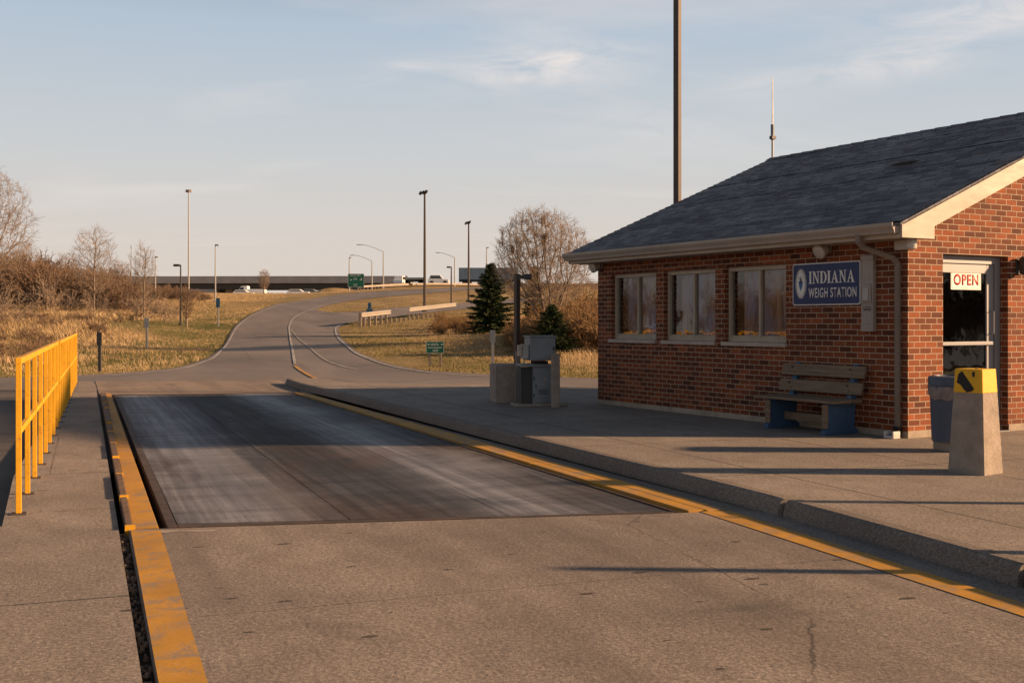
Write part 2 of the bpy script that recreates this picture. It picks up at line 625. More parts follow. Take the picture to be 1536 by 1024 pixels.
def m_wood(name, a, b, axis=0):
    t = NT(name)
    st = [18, 18, 18]
    st[axis] = 1.4
    g = t.noise(t.map(t.obj, st), 1.6, 6, 0.65, 0.4)
    big = t.noise(t.obj, 3.0, 4)
    col = t.mix(t.ramp(g, [(0.3, 0.0), (0.7, 1.0)]), a, b)
    col = t.mix(t.math('MULTIPLY', t.ramp(big, [(0.5, 0.0), (0.75, 1.0)]), 0.5), col, tuple(x * 0.45 for x in a))
    return t.fin(col, 0.8, 0.0, t.bump(g, 0.5, 0.004), 0.25)


def m_paint(name, c, under, amt=0.5, scale=5.0, rough=0.6, uv=False, ramp=(0.52, 0.62), grime=0.5):
    """paint worn through to what lies under it"""
    t = NT(name)
    p = t.uv if uv else t.obj
    n1 = t.noise(p, scale, 6, 0.7, 0.3)
    n2 = t.noise(p, scale * 9, 4, 0.7)
    n3 = t.noise(p, scale * 0.35, 4, 0.6)
    k = t.math('MULTIPLY_ADD', n2, 0.35, t.math('MULTIPLY', n1, 0.65))
    chip = t.math('MULTIPLY', t.ramp(k, [(ramp[0], 0.0), (ramp[1], 1.0)]), amt)
    col = t.mix(t.math('MULTIPLY', t.ramp(n3, [(0.4, 0.0), (0.7, 1.0)]), grime), c, tuple(x * 0.55 for x in c))
    col = t.mix(chip, col, under)
    col = t.mix(0.4, col, t.ramp(n2, [(0.3, 0.65), (0.7, 1.3)]), 'MULTIPLY')
    return t.fin(col, t.math('MULTIPLY_ADD', n1, 0.3, rough - 0.15), 0.0, t.bump(t.math('SUBTRACT', n2, chip), 0.25, 0.004), 0.3)


MT = {}
MT['lane'] = m_concrete('lane_concrete', (0.285, 0.24, 0.206), (0.19, 0.163, 0.143), joints=([], [5.95]), jw=0.006, js=0.5)
MT['walk'] = m_concrete('walk_concrete', (0.288, 0.242, 0.205), (0.195, 0.167, 0.145), joints=([0.92], [6.55, 4.4, 12.0, 16.0, 20.0, 24.0]), streak=False)
MT['sidewalk'] = m_concrete('sidewalk_concrete', (0.285, 0.242, 0.205), (0.205, 0.175, 0.152), joints=([5.89, 7.7], [4.6, 8.75, 11.4, 14.2, 17.3, 20.4]), flecks=False, streak=False)
MT['curb'] = m_concrete('curb_concrete', (0.22, 0.185, 0.155), (0.13, 0.11, 0.095), flecks=False, streak=False)
MT['apron'] = m_concrete('apron_concrete', (0.29, 0.225, 0.18), (0.22, 0.175, 0.145), flecks=False)
MT['deck'] = m_deck('scale_deck_steel')
MT['asphalt'] = m_asphalt('road_asphalt')
MT['lot'] = m_asphalt('lot_asphalt', (0.10, 0.088, 0.08), (0.07, 0.062, 0.058))
MT['ground'] = m_ground('meadow_ground')
MT['pit'] = worn('pit_dirt', (0.03, 0.027, 0.025), rough=0.95, scale=3, bump=0.6, grain=30, bdist=0.03)
MT['brick'] = m_brick('red_brick')
MT['shingle'] = m_shingle('roof_shingle')
MT['trim'] = worn('trim_paint', (0.42, 0.355, 0.285), (0.32, 0.26, 0.2), rough=0.55, scale=2.0, amt=0.6, stretch=(1, 1, 4))
MT['gutter'] = worn('gutter_metal', (0.36, 0.30, 0.25), (0.24, 0.2, 0.165), rough=0.45, scale=1.6, amt=0.6)
MT['spout'] = worn('downspout_metal', (0.19, 0.148, 0.115), (0.12, 0.094, 0.075), rough=0.5, scale=2.5, amt=0.6)
MT['winframe'] = worn('window_frame', (0.40, 0.33, 0.25), (0.27, 0.22, 0.17), rough=0.5, scale=3)
MT['sill'] = worn('window_sill', (0.42, 0.35, 0.29), (0.25, 0.2, 0.17), rough=0.75, scale=4)
MT['glass'] = m_glass('window_glass', tint=(0.85, 0.86, 0.86), refl=0.01)
MT['doorglass'] = m_glass('door_glass', tint=(0.2, 0.205, 0.2), refl=0.0)
MT['alu'] = worn('door_aluminium', (0.24, 0.24, 0.255), (0.17, 0.17, 0.18), rough=0.45, metal=0.2, scale=3, amt=0.4, bump=0.05)
MT['found'] = worn('foundation', (0.38, 0.31, 0.24), (0.2, 0.165, 0.13), rough=0.9, scale=5, amt=0.8, bump=0.5, bdist=0.01)
MT['inside'] = worn('interior_plaster', (0.20, 0.17, 0.14), rough=0.9, scale=1)
MT['yellow'] = m_paint('railing_yellow', (0.64, 0.325, 0.014), (0.20, 0.085, 0.03), 0.7, 6.0, 0.55, ramp=(0.56, 0.62), grime=0.5)
MT['yellowpaint'] = m_paint('road_paint_yellow', (0.50, 0.255, 0.035), (0.24, 0.19, 0.145), 0.9, 5.0, 0.75, uv=True, ramp=(0.49, 0.60), grime=0.7)
MT['whitepaint'] = m_paint('road_paint_white', (0.46, 0.43, 0.4), (0.17, 0.15, 0.14), 0.9, 1.3, 0.75, uv=True, ramp=(0.43, 0.62))
MT['chalk'] = m_paint('spalled_concrete', (0.40, 0.34, 0.29), (0.27, 0.215, 0.175), 0.95, 3.0, 0.85, uv=True, ramp=(0.46, 0.58))
MT['board'] = m_paint('yellow_board', (0.50, 0.25, 0.03), (0.24, 0.18, 0.13), 0.85, 3.2, 0.75, uv=True, ramp=(0.48, 0.60))
MT['timber'] = m_wood('old_timber', (0.20, 0.13, 0.08), (0.09, 0.06, 0.042), axis=1)
MT['rust'] = worn('rusty_steel', (0.085, 0.055, 0.042), (0.035, 0.03, 0.029), rough=0.75, scale=5, amt=0.9, bump=0.4)
MT['blackrub'] = worn('black_rubber', (0.012, 0.012, 0.013), rough=0.8, scale=8)
MT['steel'] = worn('galvanised', (0.36, 0.35, 0.33), (0.24, 0.22, 0.2), rough=0.5, metal=0.4, scale=3)
MT['bronze'] = worn('bronze_pole', (0.085, 0.062, 0.048), (0.05, 0.04, 0.033), rough=0.45, metal=0.2, scale=2)
MT['darkpole'] = worn('dark_pole', (0.055, 0.05, 0.048), rough=0.5, scale=3)
MT['greymetal'] = worn('grey_cabinet', (0.23, 0.25, 0.265), (0.15, 0.155, 0.16), rough=0.55, scale=3.5, amt=0.7)
MT['greydark'] = worn('dark_metal_and_shade', (0.06, 0.055, 0.05), rough=0.6, scale=5)  # dark metal, also carries the shade of cabinet side and bridge underside
MT['postconc'] = worn('post_concrete', (0.33, 0.27, 0.22), (0.2, 0.165, 0.14), rough=0.9, scale=7, amt=0.8, bump=0.6, bdist=0.008)
MT['bollard'] = worn('bollard_concrete', (0.32, 0.265, 0.215), (0.19, 0.16, 0.135), rough=0.9, scale=6, amt=0.8, bump=0.8, grain=45, bdist=0.01)
MT['capyellow'] = m_paint('bollard_yellow', (0.66, 0.36, 0.012), (0.2, 0.15, 0.1), 0.7, 5.0, 0.55, ramp=(0.60, 0.66), grime=0.2)
MT['tape'] = worn('black_tape', (0.015, 0.013, 0.012), rough=0.55, scale=12)
MT['can'] = worn('can_blue_grey', (0.065, 0.09, 0.135), (0.05, 0.062, 0.085), rough=0.5, scale=4, amt=0.7)
MT['bag'] = worn('plastic_bag', (0.24, 0.2, 0.19), (0.10, 0.085, 0.08), rough=0.35, scale=9, amt=0.8, bump=0.6, bdist=0.02)
MT['benchwood'] = m_wood('bench_wood', (0.24, 0.175, 0.115), (0.12, 0.085, 0.057), axis=0)
MT['benchblue'] = m_paint('bench_blue', (0.05, 0.10, 0.185), (0.15, 0.13, 0.11), 0.7, 4.0, 0.7, ramp=(0.57, 0.65))
MT['navy'] = worn('sign_navy', (0.016, 0.032, 0.115), (0.012, 0.024, 0.085), rough=0.4, scale=3, amt=0.6, bump=0.03)
MT['white'] = worn('sign_white', (0.72, 0.70, 0.66), (0.55, 0.52, 0.48), rough=0.5, scale=6, amt=0.5, bump=0.03)
MT['red'] = worn('sign_red', (0.45, 0.02, 0.018), rough=0.5, scale=6, amt=0.3, bump=0.03)
MT['sealblue'] = worn('seal_blue', (0.05, 0.14, 0.30), rough=0.5, bump=0.03)
MT['sealdark'] = worn('seal_dark', (0.02, 0.022, 0.03), rough=0.5, bump=0.03)
MT['green'] = worn('sign_green', (0.012, 0.14, 0.085), (0.01, 0.1, 0.062), rough=0.5, scale=2, bump=0.03)
MT['signblue'] = worn('sign_blue', (0.03, 0.12, 0.2), rough=0.5, bump=0.03)
MT['panelgrey'] = worn('wall_panel_grey', (0.33, 0.29, 0.255), (0.22, 0.19, 0.17), rough=0.6, scale=5, amt=0.6)
MT['lampwhite'] = worn('lamp_housing', (0.42, 0.37, 0.32), (0.3, 0.26, 0.22), rough=0.45, scale=6)
MT['lampglass'] = worn('lamp_lens', (0.5, 0.47, 0.42), (0.3, 0.27, 0.23), rough=0.15, scale=9, spec=0.6)
MT['block'] = worn('splash_block', (0.6, 0.56, 0.52), rough=0.8, scale=8)
MT['bridgeconc'] = worn('bridge_concrete', (0.38, 0.36, 0.345), (0.27, 0.255, 0.245), rough=0.85, scale=0.5, amt=0.7, grain=3, bdist=0.05)
MT['railmetal'] = worn('guardrail_metal', (0.35, 0.31, 0.265), (0.25, 0.215, 0.18), rough=0.5, metal=0.2, scale=1.5)
MT['postwood'] = worn('guardrail_post', (0.30, 0.235, 0.17), (0.18, 0.14, 0.1), rough=0.85, scale=4)
MT['bark'] = m_foliage('bark_grey', (0.24, 0.19, 0.145), (0.15, 0.115, 0.09), scale=3)
MT['twig'] = m_foliage('twig_brown', (0.29, 0.225, 0.17), (0.21, 0.155, 0.115), scale=2)
MT['brush'] = m_foliage('brush_russet', (0.205, 0.137, 0.092), (0.13, 0.088, 0.062), scale=0.25)
MT['brushtan'] = m_foliage('brush_tan', (0.27, 0.175, 0.085), (0.16, 0.095, 0.05), (0.22, 0.13, 0.06), scale=0.6)
MT['spruce'] = m_foliage('spruce_needles', (0.035, 0.058, 0.026), (0.075, 0.085, 0.032), (0.03, 0.045, 0.02), scale=1.6)
MT['sprucebark'] = worn('spruce_bark', (0.075, 0.052, 0.038), rough=0.9)
MT['drygrass'] = m_foliage('dry_grass_blades', (0.50, 0.365, 0.2), (0.33, 0.23, 0.122), (0.55, 0.42, 0.25), scale=0.25, transl=0.42)
MT['greengrass'] = m_foliage('verge_grass_blades', (0.105, 0.112, 0.036), (0.20, 0.165, 0.065), (0.14, 0.125, 0.045), scale=0.2, transl=0.25)
MT['carwhite'] = worn('car_white', (0.78, 0.76, 0.74), rough=0.3, scale=1, amt=0.2, spec=0.5, bump=0.0)
MT['trailerblue'] = worn('trailer_blue', (0.16, 0.22, 0.27), (0.09, 0.13, 0.17), rough=0.45, scale=0.5, amt=0.8)
MT['carglass'] = worn('car_glass', (0.02, 0.025, 0.03), rough=0.1, spec=0.6)
MT['tyre'] = worn('tyre', (0.02, 0.02, 0.02), rough=0.85)


def reflection_mottle_mat():  # blotches of brown and blue painted in as reflections of the surroundings
    t = NT('reflection_mottle')
    a = t.noise(t.map(t.obj, (5, 5, 0.5)), 1.0, 5, 0.6, 0.4)
    b = t.noise(t.map(t.obj, (2, 2, 1)), 1.6, 4, 0.6)
    col = t.mix(t.ramp(a, [(0.38, 0.0), (0.66, 1.0)]), (0.14, 0.10, 0.09), (0.62, 0.37, 0.22))
    col = t.mix(t.ramp(b, [(0.42, 0.0), (0.68, 1.0)]), col, (0.36, 0.37, 0.52))
    return t.fin(col, 0.9, 0.0, t.bump(a, 0.4, 0.02), 0.1)


MT['reflmottle'] = reflection_mottle_mat()


def lane_uvf(co, n):
    if abs(n.z) > 0.5:
        return lane_uv(co.x, co.y)
    u, v = lane_uv(co.x, co.y)
    return (u + co.z * 1.3, v + co.z * 0.7) if abs(n.x * EU.x + n.y * EU.y) > 0.6 else (u, v + co.z)


def pline(pts, step=1.0):
    """Catmull-Rom through world points, resampled"""
    P = [Vector(p) for p in pts]
    out = []
    for i in range(len(P) - 1):
        p0, p1, p2, p3 = P[max(i - 1, 0)], P[i], P[i + 1], P[min(i + 2, len(P) - 1)]
        n = max(1, int((p2 - p1).length / step))
        for k in range(n):
            t = k / n
            out.append(0.5 * ((2 * p1) + (p2 - p0) * t + (2 * p0 - 5 * p1 + 4 * p2 - p3) * t * t + (3 * p1 - p0 - 3 * p2 + p3) * t ** 3))
    out.append(P[-1])
    return out


def inside(poly, X, Y):
    """vectorised point in polygon"""
    X, Y = np.asarray(X), np.asarray(Y)
    r = np.zeros(X.shape, bool)
    n = len(poly)
    for i in range(n):
        x0, y0 = poly[i][0], poly[i][1]
        x1, y1 = poly[(i + 1) % n][0], poly[(i + 1) % n][1]
        if y0 == y1:
            continue
        c = ((y0 > Y) != (y1 > Y)) & (X < (x1 - x0) * (Y - y0) / (y1 - y0) + x0)
        r ^= c
    return r


def polydist(poly, X, Y):
    X, Y = np.asarray(X, float), np.asarray(Y, float)
    d = np.full(X.shape, 1e9)
    n = len(poly)
    for i in range(n):
        ax, ay = poly[i][0], poly[i][1]
        bx, by = poly[(i + 1) % n][0] - ax, poly[(i + 1) % n][1] - ay
        L = bx * bx + by * by
        if L == 0:
            continue
        t = np.clip(((X - ax) * bx + (Y - ay) * by) / L, 0, 1)
        d = np.minimum(d, np.hypot(X - ax - t * bx, Y - ay - t * by))
    return d


def drape(name, poly, mat, off, ystep=0.03):
    """a sheet over the terrain inside a polygon given in world XY"""
    xs = [p[0] for p in poly]
    ys = [p[1] for p in poly]
    gx, gy = [], []
    y = min(ys) + 0.3
    while y < max(ys):
        st = max(0.7, y * ystep)
        x = min(xs)
        while x < max(xs):
            gx.append(x + 0.01)
            gy.append(y)
            x += st
        y += st
    gx, gy = np.array(gx), np.array(gy)
    m = inside(poly, gx, gy) & (polydist(poly, gx, gy) > 0.25)
    pts = [Vector((p[0], p[1])) for p in poly] + [Vector((a, b)) for a, b in zip(gx[m], gy[m])]
    r = delaunay_2d_cdt(pts, [], [list(range(len(poly)))], 1, 1e-5)
    b = MB()
    b.add([(v.x, v.y, prof(v.x, v.y) + off) for v in r[0]], [tuple(f) for f in r[2]])
    o = b.build(name, mat, uvf=lane_uvf)
    bm = bmesh.new()
    bm.from_mesh(o.data)
    bmesh.ops.recalc_face_normals(bm, faces=bm.faces)
    if sum(f.normal.z for f in bm.faces) < 0:
        bmesh.ops.reverse_faces(bm, faces=bm.faces)
    bm.to_mesh(o.data)
    bm.free()
    o.data.polygons.foreach_set('use_smooth', [True] * len(o.data.polygons))
    return o


def ribbon(name, pts, w, mat, off, step=0.8, flat=None):
    P = pline(pts, step)
    b = MB()
    n = len(P)
    vs = []
    for i, p in enumerate(P):
        d = (P[min(i + 1, n - 1)] - P[max(i - 1, 0)]).normalized()
        s = Vector((d.y, -d.x))
        ww = w(i / (n - 1)) if callable(w) else w
        for k in (-0.5, 0.5):
            q = p + s * ww * k
            z = (flat if flat is not None else prof(q.x, q.y)) + off
            vs.append((q.x, q.y, z))
    b.add(vs, [(2 * i, 2 * i + 1, 2 * i + 3, 2 * i + 2) for i in range(n - 1)])
    return b.build(name, mat, uvf=lane_uvf)


def flat(name, poly, z0, z1, mat, kind=None, parent=None, bevel=0.0):
    o = MB().prism(poly, z0, z1).build(name, mat, parent, uvf=lane_uvf, bevel=bevel)
    if kind:
        o['kind'] = kind
    return o


# ================================================================== SETTING: ROAD
road_px_left = [(-260, 566), (0, 565.5), (100, 563), (159, 560), (253, 552.5), (298, 541), (323, 528.5), (340, 510), (354.5, 487), (379, 470), (413, 456.5), (444, 451.5)]
road_left = [TG(*p) for p in road_px_left]
up_out = [TG(*p) for p in [(502, 442.3), (571, 436.6), (639, 433.0), (700, 431.0)]]
up_in = [TG(*p) for p in [(700, 435), (639, 439.8), (554, 447.2), (499, 456), (474, 465)]]
low_in = [TG(*p) for p in [(500, 468.5), (537, 467), (600, 461), (660, 456.5)]]
low_out = [TG(*p) for p in [(660, 467), (600, 473.5), (548, 480), (527, 483), (514, 487.5), (508.5, 494), (513, 507), (531, 522.5), (558, 536), (597, 548), (656, 556.5), (735, 560.5), (841, 565), (895, 567)]]


def extend(a, b, L):
    d = (Vector(b) - Vector(a)).normalized()
    return tuple(Vector(b) + d * L)


up_out.append(extend(up_out[-2], up_out[-1], 60))
up_in.insert(0, extend(up_in[1], up_in[0], 60))
low_in.append(extend(low_in[-2], low_in[-1], 30))
low_out.insert(0, extend(low_out[1], low_out[0], 30))
road_poly = [(-45, 25.0)] + road_left + up_out + up_in + low_in + low_out + [(14, 31), (26, 31), (26, 25.0)]
road_poly = [tuple(p) for p in pline(road_poly[1:len(road_left) + len(up_out) + 1], 1.5)]
road_poly = [(-45, 25.0), (-45, road_poly[0][1])] + road_poly + [tuple(p) for p in pline(up_in, 1.5)] + [tuple(p) for p in pline(low_in, 1.5)] + [tuple(p) for p in pline(low_out, 1.2)] + [(14, 30.6), (26, 30.6), (26, 25.0)]
road = drape('road', road_poly, MT['asphalt'], -0.006)
tag(road, kind='structure')

wl = MT['whitepaint']
for nm, px, w in [
    ('road_line', [(159, 564), (253, 556), (300, 544.5), (325, 532.5), (343, 512), (358, 488), (383, 471), (419, 458), (448, 453.5), (505, 444), (573, 437.8), (640, 434), (700, 432)], 0.11),
    ('road_line', [(442.5, 546), (438, 520), (434.5, 500), (434.5, 487), (443, 475), (468, 463.5), (499, 454.7), (554, 446), (639, 438.8), (700, 434.2)], 0.10),
    ('road_line', [(436.5, 494), (446, 506), (458, 516), (482, 536), (509, 548), (537, 554)], 0.06),
    ('road_line', [(560, 478), (537, 480.5), (520, 484), (508, 488.5), (503, 494), (507.5, 507), (526, 524), (554, 538.5), (595, 551), (656, 560), (735, 564), (841, 568.5)], 0.10),
]:
    tag(ribbon(nm, [TG(*p) for p in px], w, wl, 0.012), kind='structure')
tag(ribbon('road_line', [TG(*p) for p in [(443, 549), (452, 556), (466, 564), (480, 570.5)]], 0.12, MT['yellowpaint'], 0.012), kind='structure')

# ================================================================== SETTING: LANE, SCALE PIT, WALKWAYS
# left edge of the lane / expansion gap
A_near, A_mid, A_far = G(236, 1024), G(193, 794), G(160, 590)
Agap_near, Agap_mid, Agap_far = G(214, 1024), G(178, 794), G(143.5, 578)


def ext(p, q, Y):
    t = (Y - q[1]) / (q[1] - p[1])
    return (q[0] + (q[0] - p[0]) * t, Y)


lane_near_left = ext(A_mid, A_near, 0.5)
gap_near_left = ext(Agap_mid, Agap_near, 0.5)
SNL, SNR, SFR, SFL = G(255, 792), G(1031, 768.5), G(436, 588.5), G(170, 592)   # the four corners of the scale pit
curb_px = [(1525, 880), (1173, 774.6), (1040, 738), (900, 702), (760, 665), (628, 630), (540, 607), (480, 591.5)]
curb_pts = [G(*p) for p in curb_px]
curb_pts = [ext(curb_pts[1], curb_pts[0], 3.4)] + curb_pts
curb_line = [tuple(p) for p in pline(curb_pts, 0.12)]
nose = [G(455, 585.5), G(440, 581), G(431, 577.4), G(428, 575.6)]
lane_right = [c for c in curb_line if c[1] < 9.02]
# lane slab in front of the scale
lane_poly = [lane_near_left, A_near, A_mid, SNL, SNR] + [(c[0] + 0.02, c[1]) for c in lane_right[::-1]] + [(lane_right[0][0] + 0.6, 0.5)]
flat('lane_slab', lane_poly, -0.3, 0.0, MT['lane'], 'structure')
# apron beyond the scale
flat('apron_slab', [G(149, 592), SFL, SFR, G(450, 588.5), G(425, 573), G(420, 570), G(143, 571)], -0.3, 0.0, MT['apron'], 'structure')
# walkway on the left
wk_left = [G(3, 789), G(20, 715), G(52, 660), G(80, 610), G(100, 578)]
walk_poly = [gap_near_left, Agap_near, Agap_mid, Agap_far, G(138, 572)] + [G(104, 572)] + wk_left[::-1] + [(-9, 8.31), (-9, 0.5)]
flat('walkway', walk_poly, -0.3, 0.0, MT['walk'], 'structure')
flat('pit_floor', [(-12, 0.4), (4, 0.4), (6, 9), (0, 26), (-13, 26.5)], -0.34, -0.30, MT['pit'], 'structure')
lot = MB().add([(-60, -5, -0.09), (-2, -5, -0.09), (-5, 18, -0.09), (-60, 18, -0.09), (-7, 25.02, -0.003), (-60, 25.02, -0.003)], [(0, 1, 2, 3), (3, 2, 4, 5)]).build('parking_lot', MT['lot'], uvf=lane_uvf)
tag(lot, kind='structure')
# rubble in the open joint beside the lane
b = MB()
for i in range(420):
    t = random.random()
    p0 = Vector(gap_near_left).lerp(Vector(Agap_mid), t)
    p1 = Vector(lane_near_left).lerp(Vector(A_mid), t)
    q = p0.lerp(p1, random.uniform(0.1, 0.9))
    s = random.uniform(0.006, 0.02)
    b.box((q.x, q.y, -0.05 + random.uniform(0, 0.03)), (s * 1.4, s, s), random.random() * 3, taper=0.6)
jr = b.build('rubble', MT['bark'])
tag(jr, kind='stuff')
flat('joint_fill', [gap_near_left, Agap_near, Agap_mid, A_mid, A_near, lane_near_left], -0.2, -0.05, MT['pit'], 'structure')


def strip_poly(pl, pr):
    return pl + pr[::-1]


# painted lines on the lane
def paint(name, poly, z, mat):
    b = MB()
    b.add([(x, y, z) for x, y in poly], [tuple(range(len(poly)))])
    o = b.build(name, mat, uvf=lane_uvf)
    if o.data.polygons[0].normal.z < 0:
        o.data.flip_normals()
    return tag(o, kind='structure')


n1, n2 = G(196, 796), G(241, 796)
f1, f2 = G(237.5, 1022), G(311, 1022)
paint('lane_line', [n1, n2, f2, ext(n2, f2, 0.8), ext(n1, f1, 0.8), f1], 0.004, MT['yellowpaint'])
r1, r2 = G(1050, 767.5), G(1094, 766)
q1, q2 = G(1536, 925), G(1536, 905)
paint('lane_line', [r1, r2, q2, ext(r2, q2, 4.0), ext(r1, q1, 4.0), q1], 0.004, MT['yellowpaint'])
paint('spalled_edge', [G(212, 795.2), G(262, 794.9), G(300, 794.7), G(330, 794.6), G(318, 796.4), G(295, 797.4), G(270, 796.6), G(246, 799), G(222, 797.2)], 0.0025, MT['chalk'])

# sidewalk and kerb
side_poly = [(c[0] + 0.14, c[1] + 0.02) for c in curb_line] + [(c[0] + 0.13, c[1] + 0.03) for c in nose[:2]] + [(nose[2][0] + 0.12, nose[2][1] + 0.02), (nose[3][0] + 0.1, nose[3][1]), (nose[3][0] + 0.7, nose[3][1] + 0.35), G(520, 573.2, SW), G(740, 577, SW), G(900, 580, SW), (14, 26), (26, 26), (26, 0.5), (curb_line[0][0] + 0.2, 0.5)]
flat('sidewalk', side_poly, -0.3, SW, MT['sidewalk'], 'structure')


def kerb_run(name, line):
    b = MB()
    n = len(line)
    secs = []
    for i, p in enumerate(line):
        p = Vector(p)
        d = (Vector(line[min(i + 1, n - 1)]) - Vector(line[max(i - 1, 0)])).normalized()
        s = Vector((d.y, -d.x))          # towards the sidewalk (right of travel)
        sec = [(0, -0.2), (0.0, 0.02), (0.02, SW - 0.03), (0.035, SW - 0.006), (0.06, SW + 0.004), (0.16, SW + 0.004), (0.16, -0.2)]
        secs.append([(p.x + s.x * a, p.y + s.y * a, z) for a, z in sec])
    k = len(secs[0])
    vs = [q for s_ in secs for q in s_]
    fs = [(i * k + j, i * k + j + 1, (i + 1) * k + j + 1, (i + 1) * k + j) for i in range(n - 1) for j in range(k - 1)]
    fs += [tuple(range(k))[::-1], tuple((n - 1) * k + j for j in range(k))]
    b.add(vs, fs)
    return tag(b.build(name, MT['curb'], uvf=lane_uvf), kind='structure')


cut = Vector(G(1173, 774.6))
k1 = [c for c in curb_line if c[1] < cut.y - 0.02]
k2 = [c for c in curb_line if c[1] > cut.y + 0.02]
far_k2 = k2 + [tuple(p) for p in pline([k2[-1]] + nose, 0.2)[1:]]
seg = [[k1[0]], []]
kerb_run('kerb', [c for c in k1 if c[1] < 6.36])
kerb_run('kerb', [(Vector(c)) for c in k1 if c[1] >= 6.36] + [tuple(cut + Vector((0.004, -0.015)))])
kerb_run('kerb', [tuple(cut + Vector((-0.03, 0.02)))] + far_k2[:])

# ---------------------------------------------------------------- truck scale
def lerp2(p, q, t):
    return (p[0] + (q[0] - p[0]) * t, p[1] + (q[1] - p[1]) * t)


ts = thing('truck_scale', 'long grey steel truck scale deck set flush in the lane', 'truck scale')
DNL, DNR, DFR, DFL = G(266, 784.5), G(1005, 768.0), G(437, 589.6), G(176, 593.2)
dn = [0.0, 0.338, 0.662, 1.0]
df = [0.0, 0.365, 0.745, 1.0]
gp = 0.004
for i in range(3):
    L = math.dist(DNL, DNR)
    a, b_ = dn[i] + gp / L * (i > 0), dn[i + 1] - gp / L * (i < 2)
    L2 = math.dist(DFL, DFR)
    c, d = df[i] + gp / L2 * (i > 0), df[i + 1] - gp / L2 * (i < 2)
    flat('deck_plate', [lerp2(DNL, DNR, a), lerp2(DNL, DNR, b_), lerp2(DFL, DFR, d), lerp2(DFL, DFR, c)], -0.05, 0.0, MT['deck'], parent=ts)
fr = MB()
fr.prism([G(252, 791.6), G(266.5, 791), G(177, 592.6), G(171.5, 592.8)], -0.2, 0.006)
fr.prism([G(268, 790.6), G(1024, 768.3), G(1018, 766.8), G(267, 786.6)], -0.2, 0.002)
fr.prism([G(1012, 768.0), G(1018, 768.3), G(438.2, 589.6), G(437, 589.8)], -0.2, 0.006)
fr.prism([G(172, 592.3), G(436, 589.3), G(436, 588.8), G(170, 592.0)], -0.2, 0.004)
fr.build('edge_frame', MT['rust'], ts, uvf=lane_uvf)
rb = MB()
rb.prism([G(1019, 768.0), G(1027, 767.8), G(441, 589.2), G(439, 589.3)], -0.25, -0.03)
rb.build('rubber_seal', MT['blackrub'], ts)
sb_ = MB().prism([G(268, 784.2), G(1000, 767.8), G(700, 690), G(420, 600), G(190, 600)], -0.28, -0.08)
sb_.build('support_beams', MT['blackrub'], ts)

# timber curbing on both sides of the scale
lb = thing('edge_board', 'worn yellow board strip along the left side of the scale', 'board')
PL = [G(199.5, 792.5), G(158.5, 590)]
PR = [G(238, 791.5), G(166, 590)]
cuts = [0.0, 0.11, 0.24, 0.40, 0.62, 0.8, 1.0]
for i in range(len(cuts) - 1):
    t0, t1 = cuts[i] + 0.0006, cuts[i + 1] - 0.0006
    flat('board', [lerp2(PL[0], PL[1], t0), lerp2(PR[0], PR[1], t0), lerp2(PR[0], PR[1], t1), lerp2(PL[0], PL[1], t1)], -0.06, 0.005 + 0.002 * (i % 2), MT['board'], parent=lb, bevel=0.004)
lt = thing('guide_timber', 'rough timber guide blocks with yellow ends beside the left walkway gap', 'timber')
QL = [G(188, 794), G(150, 590)]
QR = [G(199, 793), G(158, 590)]
for i in range(11):
    t0, t1 = (i / 11) ** 1.0, ((i + 0.94) / 11)
    o = flat('timber_block', [lerp2(QL[0], QL[1], t0), lerp2(QR[0], QR[1], t0), lerp2(QR[0], QR[1], t1), lerp2(QL[0], QL[1], t1)], -0.1, 0.03 + 0.012 * math.sin(i * 2.3), MT['timber'], parent=lt, bevel=0.006)
    e = lerp2(lerp2(QL[0], QL[1], t0), lerp2(QR[0], QR[1], t0), 0.5)
    MB().box((e[0] + 0.012, e[1] - 0.012, -0.008), (0.072, 0.03, 0.085), math.atan2(EV.y, EV.x) - math.pi / 2).build('painted_end', MT['yellow'], o)
rbw = thing('edge_board', 'yellow painted board strip between the scale and the kerb', 'board')
for (an, bn, af, bf, dz) in ((1033, 1060, 441, 446.5, 0.0), (1061.5, 1091, 447.2, 455, 0.008)):
    for i in range(5):
        t0, t1 = i / 5 + 0.0005, (i + 1) / 5 - 0.0005
        P0, P1 = G(an, 766.5), G(af, 588.5)
        Q0, Q1 = G(bn, 765.3), G(bf, 588.3)
        flat('board', [lerp2(P0, P1, t0), lerp2(Q0, Q1, t0), lerp2(Q0, Q1, t1), lerp2(P0, P1, t1)], -0.1, 0.005 + dz * 0.3, MT['board'], parent=rbw, bevel=0.004)
flat('gutter_strip', [G(1092.5, 768), G(1180, 777), G(482, 592), G(455.6, 588.3), G(438, 580)], -0.3, -0.004, MT['curb'], 'structure')

# ================================================================== TERRAIN
ys = [-30, 0, 10, 18, 22, 24, 25.5, 26.5, 27.5]
y = 28.5
while y < 260:
    ys.append(y)
    y += max(0.8, y * 0.016)
while y < 5000:
    ys.append(y)
    y *= 1.25
NX = 150
verts, faces = [], []
for y in ys:
    half = 0.75 * abs(y) + 40
    for i in range(NX + 1):
        s = -1 + 2 * i / NX
        s = 0.55 * s + 0.45 * s ** 3
        x = s * half
        dip = 0.36 * (1 - sst(25.2, 27.2, y))
        verts.append((x, y, prof(x, y) - 0.045 - dip))
for j in range(len(ys) - 1):
    for i in range(NX):
        a = j * (NX + 1) + i
        faces.append((a, a + 1, a + NX + 2, a + NX + 1))
ter = bulk_mesh('ground', np.array(verts), np.array(faces), MT['ground'])
va = np.array(verts)
dist_all = polydist(road_poly, va[:, 0], va[:, 1])
vg = np.clip(1.35 - dist_all / 8.0, 0, 1)
vg *= np.where(va[:, 1] > 95, 0.5, 1.0) * np.where(va[:, 0] / np.maximum(va[:, 1], 1) > -0.19, 0.45, 1.0)
